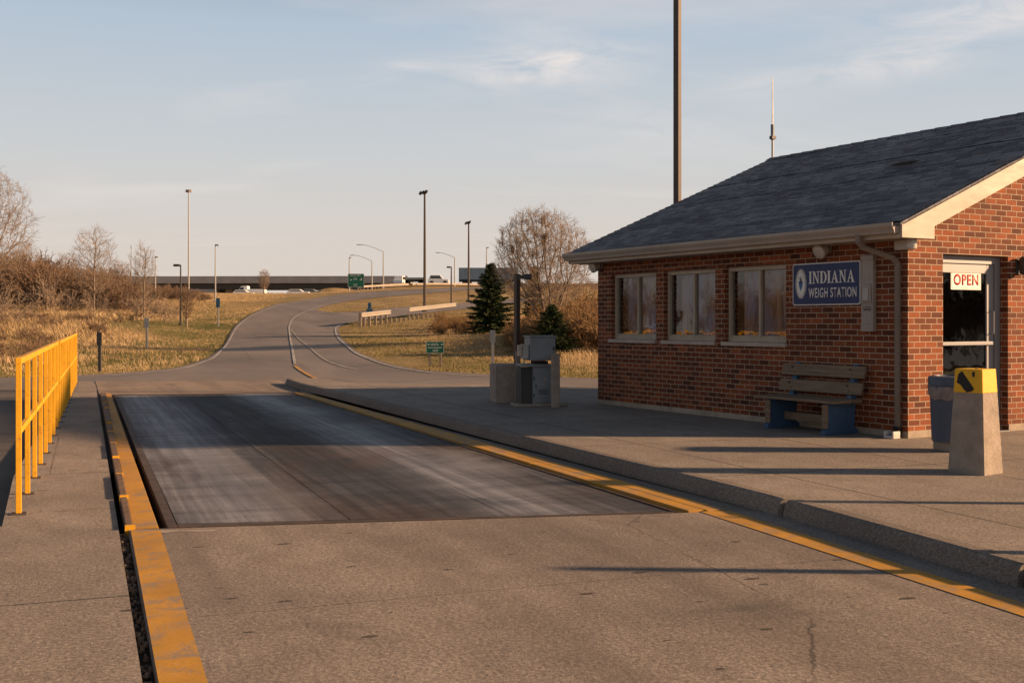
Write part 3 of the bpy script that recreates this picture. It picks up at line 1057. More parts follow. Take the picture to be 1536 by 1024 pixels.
att = ter.data.attributes.new('verge', 'FLOAT', 'POINT')
att.data.foreach_set('value', vg.astype(np.float32))
ter.data.polygons.foreach_set('use_smooth', [True] * len(ter.data.polygons))
tag(ter, kind='structure')


# ---------------------------------------------------------------- grass
def grass(name, n, mat, ylo, yhi, alo, ahi, hfun, seed, wmul=1.0, clump=3):
    g = np.random.default_rng(seed)
    Yp = np.exp(g.uniform(np.log(ylo), np.log(yhi), n)) if clump else None
    Xp = g.uniform(alo, ahi, n) * Yp
    d = polydist(road_poly, Xp, Yp)
    ins = inside(road_poly, Xp, Yp)
    hh = hfun(Xp, Yp, d, g)
    keep = (~ins) & (hh > 0.02) & (Yp > 28.8)
    Xp, Yp, hh = Xp[keep], Yp[keep], hh[keep]
    V, T = [], []
    Zp = np.array([prof(a, b) - 0.06 for a, b in zip(Xp, Yp)])
    m = len(Xp)
    for k in range(clump):
        th = g.uniform(0, 2 * np.pi, m)
        w = g.uniform(0.004, 0.011, m) * (0.6 + Yp / 60) * wmul
        h = hh * g.uniform(0.6, 1.2, m)
        ox, oy = g.normal(0, 0.09, m), g.normal(0, 0.09, m)
        lx, ly = g.normal(-0.12, 0.25, m) * h, g.normal(0, 0.25, m) * h
        cx, cy = np.cos(th) * w, np.sin(th) * w
        a = np.stack([Xp + ox - cx, Yp + oy - cy, Zp], 1)
        b = np.stack([Xp + ox + cx, Yp + oy + cy, Zp], 1)
        c = np.stack([Xp + ox + lx * 0.35 + cx * 0.6, Yp + oy + ly * 0.35 + cy * 0.6, Zp + h * 0.6], 1)
        e = np.stack([Xp + ox + lx, Yp + oy + ly, Zp + h], 1)
        base = len(V) * 0
        V.append(np.stack([a, b, c, e], 1).reshape(-1, 3))
        T.append((np.arange(m) * 4)[:, None] + k * m * 4)
    V = np.concatenate(V)
    idx = np.concatenate(T)
    tri = np.concatenate([idx + np.array([[0, 1, 2]]), idx + np.array([[0, 2, 3]])])
    return bulk_mesh(name, V, tri, mat)


def patchy(X, Y, s, seed=0.0):
    return np.array([mnoise.noise(Vector((a * s + seed, b * s, seed))) for a, b in zip(X, Y)])


def h_meadow(X, Y, d, g):
    a = X / Y
    left = a < -0.2
    p = patchy(X, Y, 0.12) + 0.5 * patchy(X, Y, 0.45, 3)
    tall = np.where(left, 0.42 + 0.42 * p, 0.16 + 0.16 * p)
    tall = np.where((~left) & (d > 3.0) & (Y < 60), 0.22 + 0.2 * p, tall)
    mow = np.clip((d - 3.5) / 4.0, 0.0, 1.0)
    return np.clip(tall * (0.25 + 0.75 * mow), 0.0, 1.1) * np.where(d < 0.15, 0, 1) * np.where(Y > 100, 0.35, 1.0) * np.where((d < 9) & (a < -0.2) & (Y < 85), 1.0 * (patchy(X, Y, 0.16, 9) + g.normal(0, 0.22, len(X)) > 0.08 + (4 - d) * 0.03), 1.0)


def h_verge(X, Y, d, g):
    p = patchy(X, Y, 0.1, 5)
    return np.where((d < 9.5) & (p > -0.35), 0.07 + 0.05 * g.random(len(X)), 0.0) * np.where(Y < 110, 1, 0)


tag(grass('dry_grass', 150000, MT['drygrass'], 28.8, 190, -0.50, 0.10, h_meadow, 3), kind='stuff')
tag(grass('verge_grass', 42000, MT['greengrass'], 28.8, 110, -0.50, 0.10, h_verge, 5, wmul=0.8), kind='stuff')
# ================================================================== BUILDING
_n, _f = G(1362, 657, SW), G(897, 605, SW)
BN = Vector((_n[0], _n[1], SW))
BANG = math.atan2(_f[1] - _n[1], _f[0] - _n[0])
BR = Matrix.Rotation(BANG, 3, 'Z')
BRI = BR.transposed()
BL, BW = math.dist(_n, _f), 8.2


def to_local(p):
    return BRI @ (Vector(p) - BN)


CAM = Vector((0, 0, H))


def ray_local(px, py):
    d = Vector(((px - 768) / F, 1.0, -(py - HZ) / F))
    return to_local(CAM), BRI @ d


def wl(px, py, off=0.0):
    """pixel to (x, z) on the long wall plane local y = off"""
    o, d = ray_local(px, py)
    t = (off - o.y) / d.y
    return (o.x + d.x * t, o.z + d.z * t)


def gw(px, py, off=0.0):
    """pixel to (y, z) on the gable plane local x = -off"""
    o, d = ray_local(px, py)
    t = (-off - o.x) / d.x
    return (o.y + d.y * t, o.z + d.z * t)


bld = thing('brick_building', 'single storey red brick weigh station office with dark shingled gable roof', 'building', BN, BANG)


def buv(co, n):
    if abs(n.x) > 0.7:
        return (co.y + 0.1, co.z)
    if abs(n.y) > 0.7:
        return (co.x, co.z)
    return (co.x, co.y)


def wall_holes(b, axis, at, sign, a0, a1, z0, z1, holes, th):
    """wall in a vertical plane: axis 'x' runs along x at y=at, axis 'y' along y at x=at; sign is the outward side"""
    def P(a, z, depth):
        return (a, at - sign * depth, z) if axis == 'x' else (at - sign * depth, a, z)
    As = sorted({a0, a1} | {h[0] for h in holes} | {h[1] for h in holes})
    Zs = sorted({z0, z1} | {h[2] for h in holes} | {h[3] for h in holes})
    for i in range(len(As) - 1):
        for j in range(len(Zs) - 1):
            ca, cz = (As[i] + As[i + 1]) / 2, (Zs[j] + Zs[j + 1]) / 2
            if any(h[0] < ca < h[1] and h[2] < cz < h[3] for h in holes):
                continue
            for dep in (0.0, th):
                b.add([P(As[i], Zs[j], dep), P(As[i + 1], Zs[j], dep), P(As[i + 1], Zs[j + 1], dep), P(As[i], Zs[j + 1], dep)], [(0, 1, 2, 3)])
    for h in holes:
        c = [(h[0], h[2]), (h[1], h[2]), (h[1], h[3]), (h[0], h[3])]
        for i in range(4):
            p, q = c[i], c[(i + 1) % 4]
            b.add([P(*p, 0), P(*q, 0), P(*q, th), P(*p, th)], [(0, 1, 2, 3)])


WZ0, WZ1 = 1.085, 2.15
wins = []
for f_, n_ in ((916.6, 984.3), (995.5, 1072.9), (1086.5, 1179.2)):
    wins.append((wl(n_, 450)[0], wl(f_, 450)[0], WZ0, WZ1))
d0 = gw(1414.5, 500)[0]
d1 = gw(1512, 500)[0]
DZ = 2.19
WT = 2.40
b = MB()
wall_holes(b, 'x', 0.0, 1, 0.0, BL, 0.0, WT, wins, 0.26)
wall_holes(b, 'x', -BW, -1, 0.0, BL, 0.0, WT, [], 0.26)
wall_holes(b, 'y', 0.0, -1, -BW, 0.0, 0.0, WT, [(d1, d0, 0.0, DZ)], 0.26)
wall_holes(b, 'y', BL, 1, -BW, 0.0, 0.0, WT, [], 0.26)
RZ = 4.42
sl = (RZ - 2.52) / (BW / 2 + 0.40)
for x in (0.0, 0.26, BL, BL - 0.26):
    b.add([(x, 0, WT), (x, -BW, WT), (x, -BW, 2.52 + sl * 0.4 - 0.1), (x, -BW / 2, RZ - 0.1), (x, 0, 2.52 + sl * 0.4 - 0.1)], [(0, 1, 2, 3, 4)])
b.build('wall', MT['brick'], bld, uvf=buv)
b = MB()
b.bx(-0.004, BL + 0.004, 0.003, 0.012, -0.02, 0.075)
b.bx(-0.012, -0.003, d0 + 0.004, 0.012, -0.02, 0.085)
b.bx(-0.012, -0.003, -BW, d1 - 0.004, -0.02, 0.085)
b.build('foundation', MT['found'], bld)
# concrete floor and plain ceiling inside
MB().bx(0.27, BL - 0.27, -BW + 0.27, -0.27, 0.002, 0.03).build('floor_slab', MT['inside'], bld)
MB().bx(0.27, BL - 0.27, -BW + 0.27, -0.27, 2.36, 2.39).build('ceiling', MT['inside'], bld)
MB().bx(0.27, BL - 0.27, -2.7, -2.6, 0.04, 2.35).build('partition', MT['inside'], bld)

# windows
for (x0, x1, z0, z1) in wins:
    fr = MB()
    y0, y1 = -0.16, -0.075
    w = 0.045
    fr.bx(x0 + 0.002, x0 + w, y0, y1, z0 + 0.002, z1 - 0.002)
    fr.bx(x1 - w, x1 - 0.002, y0, y1, z0 + 0.002, z1 - 0.002)
    fr.bx(x0 + w, x1 - w, y0, y1, z1 - 0.065, z1 - 0.002)
    fr.bx(x0 + w, x1 - w, y0, y1, z0 + 0.002, z0 + w + 0.02)
    wf = fr.build('window', MT['winframe'], bld, bevel=0.004)
    xm = (x0 + x1) / 2 - 0.02
    m = MB()
    m.bx(xm - 0.017, xm + 0.017, y0 + 0.01, y1 - 0.008, z0 + w + 0.02, z1 - 0.065)
    # sliding sash rails
    m.bx(x0 + w, xm - 0.017, y0 + 0.015, y1 - 0.018, z0 + w + 0.02, z0 + w + 0.045)
    m.bx(xm + 0.017, x1 - w, y0 + 0.015, y1 - 0.018, z0 + w + 0.02, z0 + w + 0.045)
    m.build('mullion', MT['winframe'], wf, bevel=0.003)
    MB().bx(x0 + w, xm - 0.017, -0.128, -0.122, z0 + w + 0.045, z1 - 0.065).build('pane', MT['glass'], wf)
    MB().bx(xm + 0.017, x1 - w, -0.128, -0.122, z0 + w + 0.045, z1 - 0.065).build('pane', MT['glass'], wf)
    MB().bx(x0 - 0.02, x1 + 0.03, -0.07, 0.045, z0 - 0.055, z0 + 0.001).build('sill', MT['sill'], wf, bevel=0.006)
    # curtain just inside, coloured to imitate pane reflections, open at the far end
    cv = MB()
    npt = 60
    vs = []
    for i in range(npt + 1):
        xx = x0 + 0.02 + (x1 - x0 - 0.2) * i / npt
        yy = -0.215 - 0.018 * math.sin(i * 0.9) - 0.012 * math.sin(i * 2.1 + 1)
        vs += [(xx, yy, z0 + 0.001), (xx, yy, z1 - 0.001)]
    cv.add(vs, [(2 * i, 2 * i + 2, 2 * i + 3, 2 * i + 1) for i in range(npt)])
    cv.build('reflection_curtain', MT['reflmottle'], wf, smooth=True)

# door
dr = MB()
xo, xi = 0.13, 0.19
dr.bx(xo - 0.02, xi, d0 - 0.05, d0 - 0.002, 0.0, DZ - 0.003)
dr.bx(xo - 0.02, xi, d1 + 0.002, d1 + 0.1, 0.0, DZ - 0.003)
dr.bx(xo - 0.02, xi, d1 + 0.1, d0 - 0.05, DZ - 0.1, DZ - 0.003)
df_ = dr.build('door_frame', MT['alu'], bld, bevel=0.004)
l0, l1 = d0 - 0.055, d1 + 0.106
ztop = DZ - 0.106
zm = gw(1450, 515, -0.13)[1]
dl = MB()
dl.bx(xo, xi - 0.012, l0 - 0.035, l0, 0.012, ztop)
dl.bx(xo, xi - 0.012, l1, l1 + 0.13, 0.012, ztop)
dl.bx(xo, xi - 0.012, l1 + 0.13, l0 - 0.035, ztop - 0.11, ztop)
dl.bx(xo, xi - 0.012, l1 + 0.13, l0 - 0.035, 0.012, 0.25)
door = dl.build('door', MT['alu'], bld, bevel=0.004)
MB().bx(xo - 0.03, xi - 0.012, l1 + 0.02, l0 - 0.0, zm - 0.022, zm + 0.022).build('push_bar', MT['alu'], door, bevel=0.004)
MB().bx(xo + 0.02, xo + 0.026, l1 + 0.13, l0 - 0.035, zm + 0.022, ztop - 0.11).build('pane', MT['doorglass'], door)
MB().bx(xo + 0.02, xo + 0.026, l1 + 0.13, l0 - 0.035, 0.25, zm - 0.022).build('pane', MT['doorglass'], door)
hb = MB().tube([(xo - 0.001, l1 + 0.065, zm + 0.12), (xo - 0.05, l1 + 0.065, zm + 0.12), (xo - 0.05, l1 + 0.065, zm + 0.4), (xo - 0.001, l1 + 0.065, zm + 0.4)], 0.01, 8)
hb.build('handle', MT['alu'], door)
MB().bx(-0.03, 0.2, d1 + 0.003, d0 - 0.003, 0.0, 0.011).build('threshold', MT['alu'], bld)

# roof
ey = 0.40
x0r, x1r = -0.27, BL + 0.30


def roof_mb(sgn):
    """shingle courses laid in real steps"""
    m = MB()
    yc = -BW / 2
    ye = (ey if sgn > 0 else -BW - ey) + 0.03 * sgn
    zt = 2.508
    n = 33
    rr = random.Random(9)
    P = []
    for i in range(n):
        f0, f1 = i / n, (i + 1) / n
        ya_, za_ = ye + (yc - ye) * f0, zt + (RZ - zt) * f0
        yb_, zb_ = ye + (yc - ye) * f1, zt + (RZ - zt) * f1
        P += [(ya_, za_ + 0.013), (yb_, zb_ + 0.001)]
    nx = 34
    vs, fs = [], []
    for k in range(nx + 1):
        x = x0r + (x1r - x0r) * k / nx
        for j, (yy, zz) in enumerate(P):
            vs.append((x, yy, zz + (rr.uniform(-0.003, 0.003) if 0 < k < nx else 0)))
    npp = len(P)
    for k in range(nx):
        for j in range(npp - 1):
            q = (k * npp + j, k * npp + j + 1, (k + 1) * npp + j + 1, (k + 1) * npp + j)
            fs.append(q[::-1] if sgn > 0 else q)
    m.add(vs, fs)
    vs = []
    for x in (x0r, x1r):
        for (yy, zz) in ((yc, RZ - 0.004), (ye, zt - 0.004)):
            vs += [(x, yy, zz), (x, yy, zz - 0.03)]
    m.add(vs, [(1, 5, 7, 3), (0, 1, 3, 2), (4, 6, 7, 5), (2, 3, 7, 6), (0, 4, 5, 1)])
    return m


def ruv(co, n):
    return (co.x, math.hypot(co.y + BW / 2, RZ - co.z) * -1)


roof = roof_mb(1).build('roof', MT['shingle'], bld, uvf=ruv)
roof_mb(-1).build('roof', MT['shingle'], bld, uvf=ruv)
rc = MB()
nrc = 24
for i in range(nrc):
    xa = x0r + (x1r - x0r) * i / nrc
    xb = x0r + (x1r - x0r) * (i + 1.15) / nrc
    xb = min(xb, x1r)
    h0, h1 = 0.012, 0.022
    rc.add([(xa, -BW / 2 - 0.13, RZ - 0.13 * sl + h0), (xa, -BW / 2, RZ + h0 + 0.008), (xa, -BW / 2 + 0.13, RZ - 0.13 * sl + h0),
            (xb, -BW / 2 - 0.13, RZ - 0.13 * sl + h1), (xb, -BW / 2, RZ + h1 + 0.008), (xb, -BW / 2 + 0.13, RZ - 0.13 * sl + h1)],
           [(0, 1, 4, 3), (1, 2, 5, 4)])
rc.build('ridge_cap', MT['shingle'], roof, uvf=ruv)


def roof_pt(px, py, lift=0.0):
    o, d = ray_local(px, py)
    nrm = Vector((0, sl, 1)).normalized()
    P0 = Vector((0, -BW / 2, RZ)) + nrm * lift
    t = (P0 - o).dot(nrm) / d.dot(nrm)
    return o + d * t


# shingle courses stand proud in real steps near the eave damage: one lifted tab and a bare patch
c = roof_pt(1352, 248)
Ms = Matrix.Rotation(math.atan(sl) * -1, 3, 'X')
t_ = MB().box(c + Vector((0, 0, 0.05)), (0.5, 0.2, 0.018), M=Ms @ Matrix.Rotation(R(14), 3, 'X'))
t_.build('lifted_shingle', MT['shingle'], roof, uvf=ruv)
pp = [roof_pt(*p, 0.006) for p in ((1484, 247), (1506, 237), (1536, 233), (1534, 236.5), (1512, 246))]
o = MB().add(pp, [tuple(range(len(pp)))]).build('bare_patch', worn('bare_roof_deck', (0.26, 0.2, 0.165), (0.14, 0.11, 0.09), rough=0.9, scale=8, amt=0.8), roof)

# rake boards, soffit, gutter
def rake_poly(sgn):
    f = lambda y: 2.505 + sl * (ey - y)
    pts = [(ey, 2.508), (ey, 2.335), (-0.14, 2.335), (-0.14, f(-0.14) - 0.25), (-BW / 2, f(-BW / 2) - 0.25), (-BW / 2, f(-BW / 2) - 0.03), (ey - 0.02, f(ey - 0.02) - 0.03)]
    if sgn < 0:
        pts = [(-BW - y, z) for y, z in pts]
    return pts


for xs_, nm in ((x0r + 0.005, 0), (x1r - 0.035, 1)):
    for s_ in (1, -1):
        m = MB()
        pol = rake_poly(s_)
        n = len(pol)
        vs = [(xs_, y, z) for y, z in pol] + [(xs_ + 0.03, y, z) for y, z in pol]
        fs = [tuple(range(n)), tuple(range(n, 2 * n))[::-1]] + [(i, n + i, n + (i + 1) % n, (i + 1) % n) for i in range(n)]
        m.add(vs, fs)
        m.build('rake_board', MT['trim'], bld)
b = MB()
b.bx(x0r + 0.04, x1r - 0.04, 0.004, ey - 0.025, 2.338, 2.352)
b.build('soffit', MT['trim'], bld)
MB().bx(x0r + 0.04, -0.004, -0.14, 0.003, 2.338, 2.352).build('soffit', MT['trim'], bld)
MB().bx(x0r + 0.04, x1r - 0.04, -BW - ey + 0.02, -BW - 0.004, 2.338, 2.352).build('soffit', MT['trim'], bld)
b = MB()
b.bx(x0r + 0.04, x1r - 0.04, ey - 0.022, ey - 0.004, 2.335, 2.475)
b.build('fascia', MT['trim'], bld)


def gutter(y_sign, name):
    m = MB()
    sec = [(0.0, 2.385), (0.075, 2.385), (0.085, 2.42), (0.105, 2.45), (0.115, 2.47), (0.115, 2.505), (0.105, 2.508), (0.104, 2.475), (0.0, 2.46)]
    n = len(sec)
    xa, xb = x0r + 0.05, x1r + 0.02
    vs = []
    for x in (xa, xb):
        for y, z in sec:
            yy = ey + y if y_sign > 0 else -BW - ey - y
            vs.append((x, yy, z))
    fs = [tuple(range(n)), tuple(range(n, 2 * n))[::-1]] + [(i, n + i, n + (i + 1) % n, (i + 1) % n) for i in range(n)]
    m.add(vs, fs)
    return m.build(name, MT['gutter'], bld)


gut = gutter(1, 'gutter')
gutter(-1, 'gutter')
# downspout: offset elbow from the gutter back to the wall
dx = wl(1346.5, 480, 0.05)[0]
m = MB()
pa = [(dx + 0.22, ey + 0.06, 2.39), (dx + 0.22, ey + 0.06, 2.31), (dx + 0.19, ey + 0.01, 2.25), (dx + 0.03, 0.10, 2.13), (dx, 0.052, 2.06), (dx, 0.052, 1.9), (dx, 0.052, 0.12), (dx, 0.06, 0.06)]
for i in range(len(pa) - 1):
    a_, b__ = Vector(pa[i]), Vector(pa[i + 1])
    e_ = (b__ - a_).normalized() * 0.012
    m.beam(a_ - e_, b__ + e_, 0.062 - 0.0012 * i, 0.052 - 0.0011 * i, up=(0, 1, 0.01))
ds = m.build('downspout', MT['spout'], bld, bevel=0.003)
m = MB().tube([(dx - 0.01, 0.06, 0.125), (dx - 0.01, 0.075, 0.06), (dx - 0.02, 0.12, 0.03)], 0.05, 10)
m.build('drain_boot', MT['blackrub'], ds, smooth=True)

# ------------------------------------------------------------------ things on the walls
ROTW = lambda o_: (setattr(o_, 'rotation_euler', (0, 0, BANG)), o_)[1]


def bworld(x, y, z):
    return BN + BR @ Vector((x, y, z))


def glyphs(txt, height, width, bold=0.0, depth=0.0015, space=1.0):
    cu = bpy.data.curves.new('lettering', 'FONT')
    cu.body = txt
    cu.size = 1.0
    cu.offset = bold
    cu.extrude = 0.0
    cu.space_character = space
    o_ = bpy.data.objects.new('lettering', cu)
    C.objects.link(o_)
    dg = bpy.context.evaluated_depsgraph_get()
    dg.update()
    me = bpy.data.meshes.new_from_object(o_.evaluated_get(dg))
    bpy.data.objects.remove(o_)
    co = np.array([v.co[:] for v in me.vertices])
    lo, hi = co.min(0), co.max(0)
    for v in me.vertices:
        v.co.x = (v.co.x - lo[0]) / (hi[0] - lo[0]) * width
        v.co.y = (v.co.y - lo[1]) / (hi[1] - lo[1]) * height
        v.co.z = 0
    bm = bmesh.new()
    bm.from_mesh(me)
    r = bmesh.ops.extrude_face_region(bm, geom=list(bm.faces))
    for g_ in r['geom']:
        if isinstance(g_, bmesh.types.BMVert):
            g_.co.z += depth
    bmesh.ops.recalc_face_normals(bm, faces=bm.faces)
    bm.to_mesh(me)
    bm.free()
    return me


def put_mesh(name, me, mat, parent, M):
    me.materials.clear()
    me.materials.append(mat)
    o_ = bpy.data.objects.new(name, me)
    C.objects.link(o_)
    o_.parent = parent
    o_.matrix_local = M
    return o_


def serif_word(word, width, height):
    """roman capitals drawn from strokes: I N D A only"""
    polys = []
    tk, tn, sf = 0.20, 0.085, 0.055           # thick, thin, serif height (cap height 1)
    x = 0.0
    for ch in word:
        L = []
        if ch == 'I':
            w = 0.40
            L = [[(0.1, sf), (0.3, sf), (0.3, 1 - sf), (0.1, 1 - sf)], [(0, 0), (w, 0), (w, sf), (0, sf)], [(0, 1 - sf), (w, 1 - sf), (w, 1), (0, 1)]]
        elif ch == 'N':
            w = 0.86
            L = [[(0.12, sf), (0.205, sf), (0.205, 1 - sf), (0.12, 1 - sf)], [(0.655, 0.02), (0.74, 0.02), (0.74, 1 - sf), (0.655, 1 - sf)],
                 [(0.08, 1), (0.3, 1), (0.74, 0.0), (0.655, 0.0), (0.62, 0.04)], [(0, 0), (0.325, 0), (0.325, sf), (0, sf)],
                 [(0.54, 1 - sf), (w, 1 - sf), (w, 1), (0.54, 1)], [(0, 1 - sf), (0.15, 1 - sf), (0.15, 1), (0, 1)]]
        elif ch == 'D':
            w = 0.84
            o_, i_ = [], []
            for k in range(15):
                a = -math.pi / 2 + math.pi * k / 14
                o_.append((0.36 + 0.46 * math.cos(a), 0.5 + 0.5 * math.sin(a)))
                i_.append((0.36 + 0.27 * math.cos(a), 0.5 + 0.44 * math.sin(a)))
            for k in range(14):
                L.append([i_[k], o_[k], o_[k + 1], i_[k + 1]])
            L += [[(0.1, sf), (0.3, sf), (0.3, 1 - sf), (0.1, 1 - sf)], [(0, 0), (0.36, 0), (0.36, 0.06), (0, 0.06)], [(0, 0.94), (0.36, 0.94), (0.36, 1), (0, 1)]]
        elif ch == 'A':
            w = 0.88
            L = [[(0.10, sf), (0.185, sf), (0.47, 0.93), (0.42, 1.0)], [(0.57, sf), (0.785, sf), (0.47, 1.02), (0.39, 0.92)],
                 [(0.2, 0.31), (0.62, 0.31), (0.60, 0.375), (0.225, 0.375)], [(0, 0), (0.29, 0), (0.29, sf), (0, sf)], [(0.47, 0), (w, 0), (w, sf), (0.47, sf)]]
        polys += [[(px_ + x, py_) for px_, py_ in p] for p in L]
        x += w + 0.055
    W_ = x - 0.055
    m = MB()
    for i, p in enumerate(polys):
        m.extrude([(a * width / W_, c_ * height) for a, c_ in p], Matrix(), 0.002 + 0.00011 * (i % 9))
    me = bpy.data.meshes.new('serif')
    me.from_pydata(m.v, [], m.f)
    return me


def rrect(w, h, r, n=6):
    out = []
    for cx, cy, a0 in ((w / 2 - r, h / 2 - r, 0), (-w / 2 + r, h / 2 - r, 90), (-w / 2 + r, -h / 2 + r, 180), (w / 2 - r, -h / 2 + r, 270)):
        for k in range(n + 1):
            a = R(a0 + 90 * k / n)
            out.append((cx + r * math.cos(a), cy + r * math.sin(a)))
    return out


FACE_L = Matrix(((-1, 0, 0, 0), (0, 0, 1, 0), (0, 1, 0, 0), (0, 0, 0, 1)))       # x to -x, y to z, out = +y
xl, _ = wl(1189, 426, 0.03)
xr, _ = wl(1290.3, 426, 0.03)
zt_, zb_ = wl(1290, 390.4, 0.03)[1], wl(1290, 456.5, 0.03)[1]
SWd, SHt = xl - xr, zt_ - zb_
sg = thing('station_sign', 'navy blue sign with white INDIANA WEIGH STATION lettering and oval seal on the brick wall', 'sign', bworld((xl + xr) / 2, 0.012, (zt_ + zb_) / 2), BANG)
m = MB().extrude(rrect(SWd, SHt, 0.035), FACE_L, 0.016)
m.build('border', MT['white'], sg)
m = MB().extrude(rrect(SWd - 0.026, SHt - 0.026, 0.028), Matrix.Translation((0, 0.016, 0)) @ FACE_L, 0.003)
m.build('panel', MT['navy'], sg)


def on_sign(u, v, lift):
    """u, v: fractions from the sign's left and bottom"""
    return Matrix.Translation(((0.5 - u) * SWd, lift, (v - 0.5) * SHt)) @ FACE_L


put_mesh('lettering', serif_word('INDIANA', 0.672 * SWd, 0.285 * SHt), MT['white'], sg, on_sign(0.252, 0.515, 0.019))
put_mesh('lettering', glyphs('WEIGH STATION', 0.235 * SHt, 0.70 * SWd, 0.014, 0.002, 1.13), MT['white'], sg, on_sign(0.25, 0.175, 0.019))


def ell(a, b_, n=40):
    return [(a * math.cos(2 * math.pi * k / n), b_ * math.sin(2 * math.pi * k / n)) for k in range(n)]


sa, sb2 = 0.084 * SWd, 0.355 * SHt
Mc = on_sign(0.131, 0.52, 0.019)
Lf = lambda z: Mc @ Matrix.Translation((0, 0, z))
seal = MB().extrude(ell(sa, sb2), Lf(0), 0.0012).build('seal', MT['white'], sg)
MB().extrude(ell(sa * 0.93, sb2 * 0.965), Lf(0.0012), 0.0006).build('seal_ring', MT['sealdark'], seal)
MB().extrude(ell(sa * 0.84, sb2 * 0.92), Lf(0.0018), 0.0006).build('seal_ring', MT['white'], seal)
dots = MB()
for k in range(34):
    a = 2 * math.pi * k / 34
    dots.extrude([(sa * 0.73 * math.cos(a) + 0.004 * math.cos(q), sb2 * 0.8 * math.sin(a) + 0.006 * math.sin(q)) for q in (0.3, 1.9, 3.4, 5)], Lf(0.0024), 0.0005)
dots.build('seal_lettering', MT['sealdark'], seal)
MB().extrude(ell(sa * 0.60, sb2 * 0.70), Lf(0.0025), 0.0005).build('seal_field', MT['white'], seal)
fig = MB()
fig.extrude([(-0.42 * sa, 0.18 * sb2), (0.42 * sa, 0.18 * sb2), (0.3 * sa, -0.18 * sb2), (0.0, -0.52 * sb2), (-0.3 * sa, -0.18 * sb2)], Lf(0.0031), 0.0005)
fig.build('seal_shield', MT['sealblue'], seal)
fig = MB()
fig.extrude([(-0.1 * sa, 0.0), (0.1 * sa, 0.0), (0.16 * sa, 0.3 * sb2), (-0.16 * sa, 0.3 * sb2)], Lf(0.0037), 0.0004)
for q in (-1, 0, 1):
    fig.extrude([(q * 0.1 * sa - 0.05 * sa, 0.3 * sb2), (q * 0.1 * sa + 0.05 * sa, 0.3 * sb2), (q * 0.42 * sa + 0.03 * sa, (0.52 - 0.07 * abs(q)) * sb2), (q * 0.42 * sa - 0.05 * sa, (0.5 - 0.07 * abs(q)) * sb2)], Lf(0.0037), 0.0005 + 0.0001 * q)
fig.build('seal_torch', MT['sealdark'], seal)

# OPEN sign hung on the door glass
FACE_G = Matrix(((0, 0, -1, 0), (-1, 0, 0, 0), (0, 1, 0, 0), (0, 0, 0, 1)))     # x to -y, y to z, out = -x
offx = -(xo - 0.0)
ya, z1o = gw(1427, 405, offx)
yb, _ = gw(1472, 405, offx)
z0o = gw(1450, 434.5, offx)[1]
z1o = gw(1450, 404.8, offx)[1]
OWd, OHt = ya - yb, z1o - z0o
og = thing('open_sign', 'small white OPEN sign in red capitals on the glass door', 'sign', bworld(xo + 0.012, (ya + yb) / 2, (z0o + z1o) / 2), BANG)
MB().extrude(rrect(OWd, OHt, 0.01, 3), FACE_G, 0.006).build('panel', MT['white'], og)
m = MB()
for s_ in (1, -1):
    m.extrude([(-OWd / 2 + 0.018, s_ * (OHt / 2 - 0.018) - 0.0025), (OWd / 2 - 0.018, s_ * (OHt / 2 - 0.018) - 0.0025), (OWd / 2 - 0.018, s_ * (OHt / 2 - 0.018) + 0.0025), (-OWd / 2 + 0.018, s_ * (OHt / 2 - 0.018) + 0.0025)], Matrix.Translation((-0.006, 0, 0)) @ FACE_G, 0.001)
    m.extrude([(s_ * (OWd / 2 - 0.018) - 0.0025, -OHt / 2 + 0.022), (s_ * (OWd / 2 - 0.018) + 0.0025, -OHt / 2 + 0.022), (s_ * (OWd / 2 - 0.018) + 0.0025, OHt / 2 - 0.022), (s_ * (OWd / 2 - 0.018) - 0.0025, OHt / 2 - 0.022)], Matrix.Translation((-0.006, 0, 0)) @ FACE_G, 0.001)
m.build('border_line', MT['greymetal'], og)
put_mesh('lettering', glyphs('OPEN', OHt * 0.56, OWd * 0.82, 0.03, 0.002, 1.12), MT['red'], og, Matrix.Translation((-0.006, OWd * 0.41, -OHt * 0.28)) @ FACE_G)

# electrical panel between sign and downspout
e0, e1 = wl(1292.5, 440, 0.05)[0], wl(1310.5, 440, 0.05)[0]
ez1, ez0 = wl(1301, 383, 0.05)[1], wl(1301, 497, 0.05)[1]
ep = thing('meter_panel', 'tall narrow grey electrical panel on the brick wall right of the navy sign', 'panel', bworld((e0 + e1) / 2, 0.0, (ez0 + ez1) / 2), BANG)
ew, eh = e0 - e1, ez1 - ez0
m = MB().bx(-ew / 2, ew / 2, 0.003, 0.06, -eh / 2 + 0.09, eh / 2 - 0.06)
m.build('cover', MT['panelgrey'], ep, bevel=0.004)
MB().bx(-ew / 2 - 0.006, ew / 2 + 0.006, 0.003, 0.068, eh / 2 - 0.06, eh / 2).build('end_cap', MT['panelgrey'], ep, bevel=0.004)
MB().bx(-ew / 2 - 0.003, ew / 2 + 0.003, 0.003, 0.066, -eh / 2, -eh / 2 + 0.09).build('end_cap', MT['panelgrey'], ep, bevel=0.004)
bxp = MB().bx(-ew * 0.38, ew * 0.34, 0.06, 0.085, -eh * 0.12, eh * 0.12).build('handle_plate', MT['panelgrey'], ep, bevel=0.006)
MB().bx(-ew * 0.25, ew * 0.2, 0.085, 0.10, -eh * 0.10, eh * 0.08).build('latch', MT['steel'], bxp, bevel=0.008)
m = MB()
for zz in (-0.18, -0.205, -0.22):
    for q in range(5):
        xx = -ew * 0.32 + q * ew * 0.13
        m.bx(xx, xx + ew * 0.09, 0.0605, 0.062, zz * eh - 0.006, zz * eh + 0.006)
m.build('warning_label', MT['greydark'], ep)

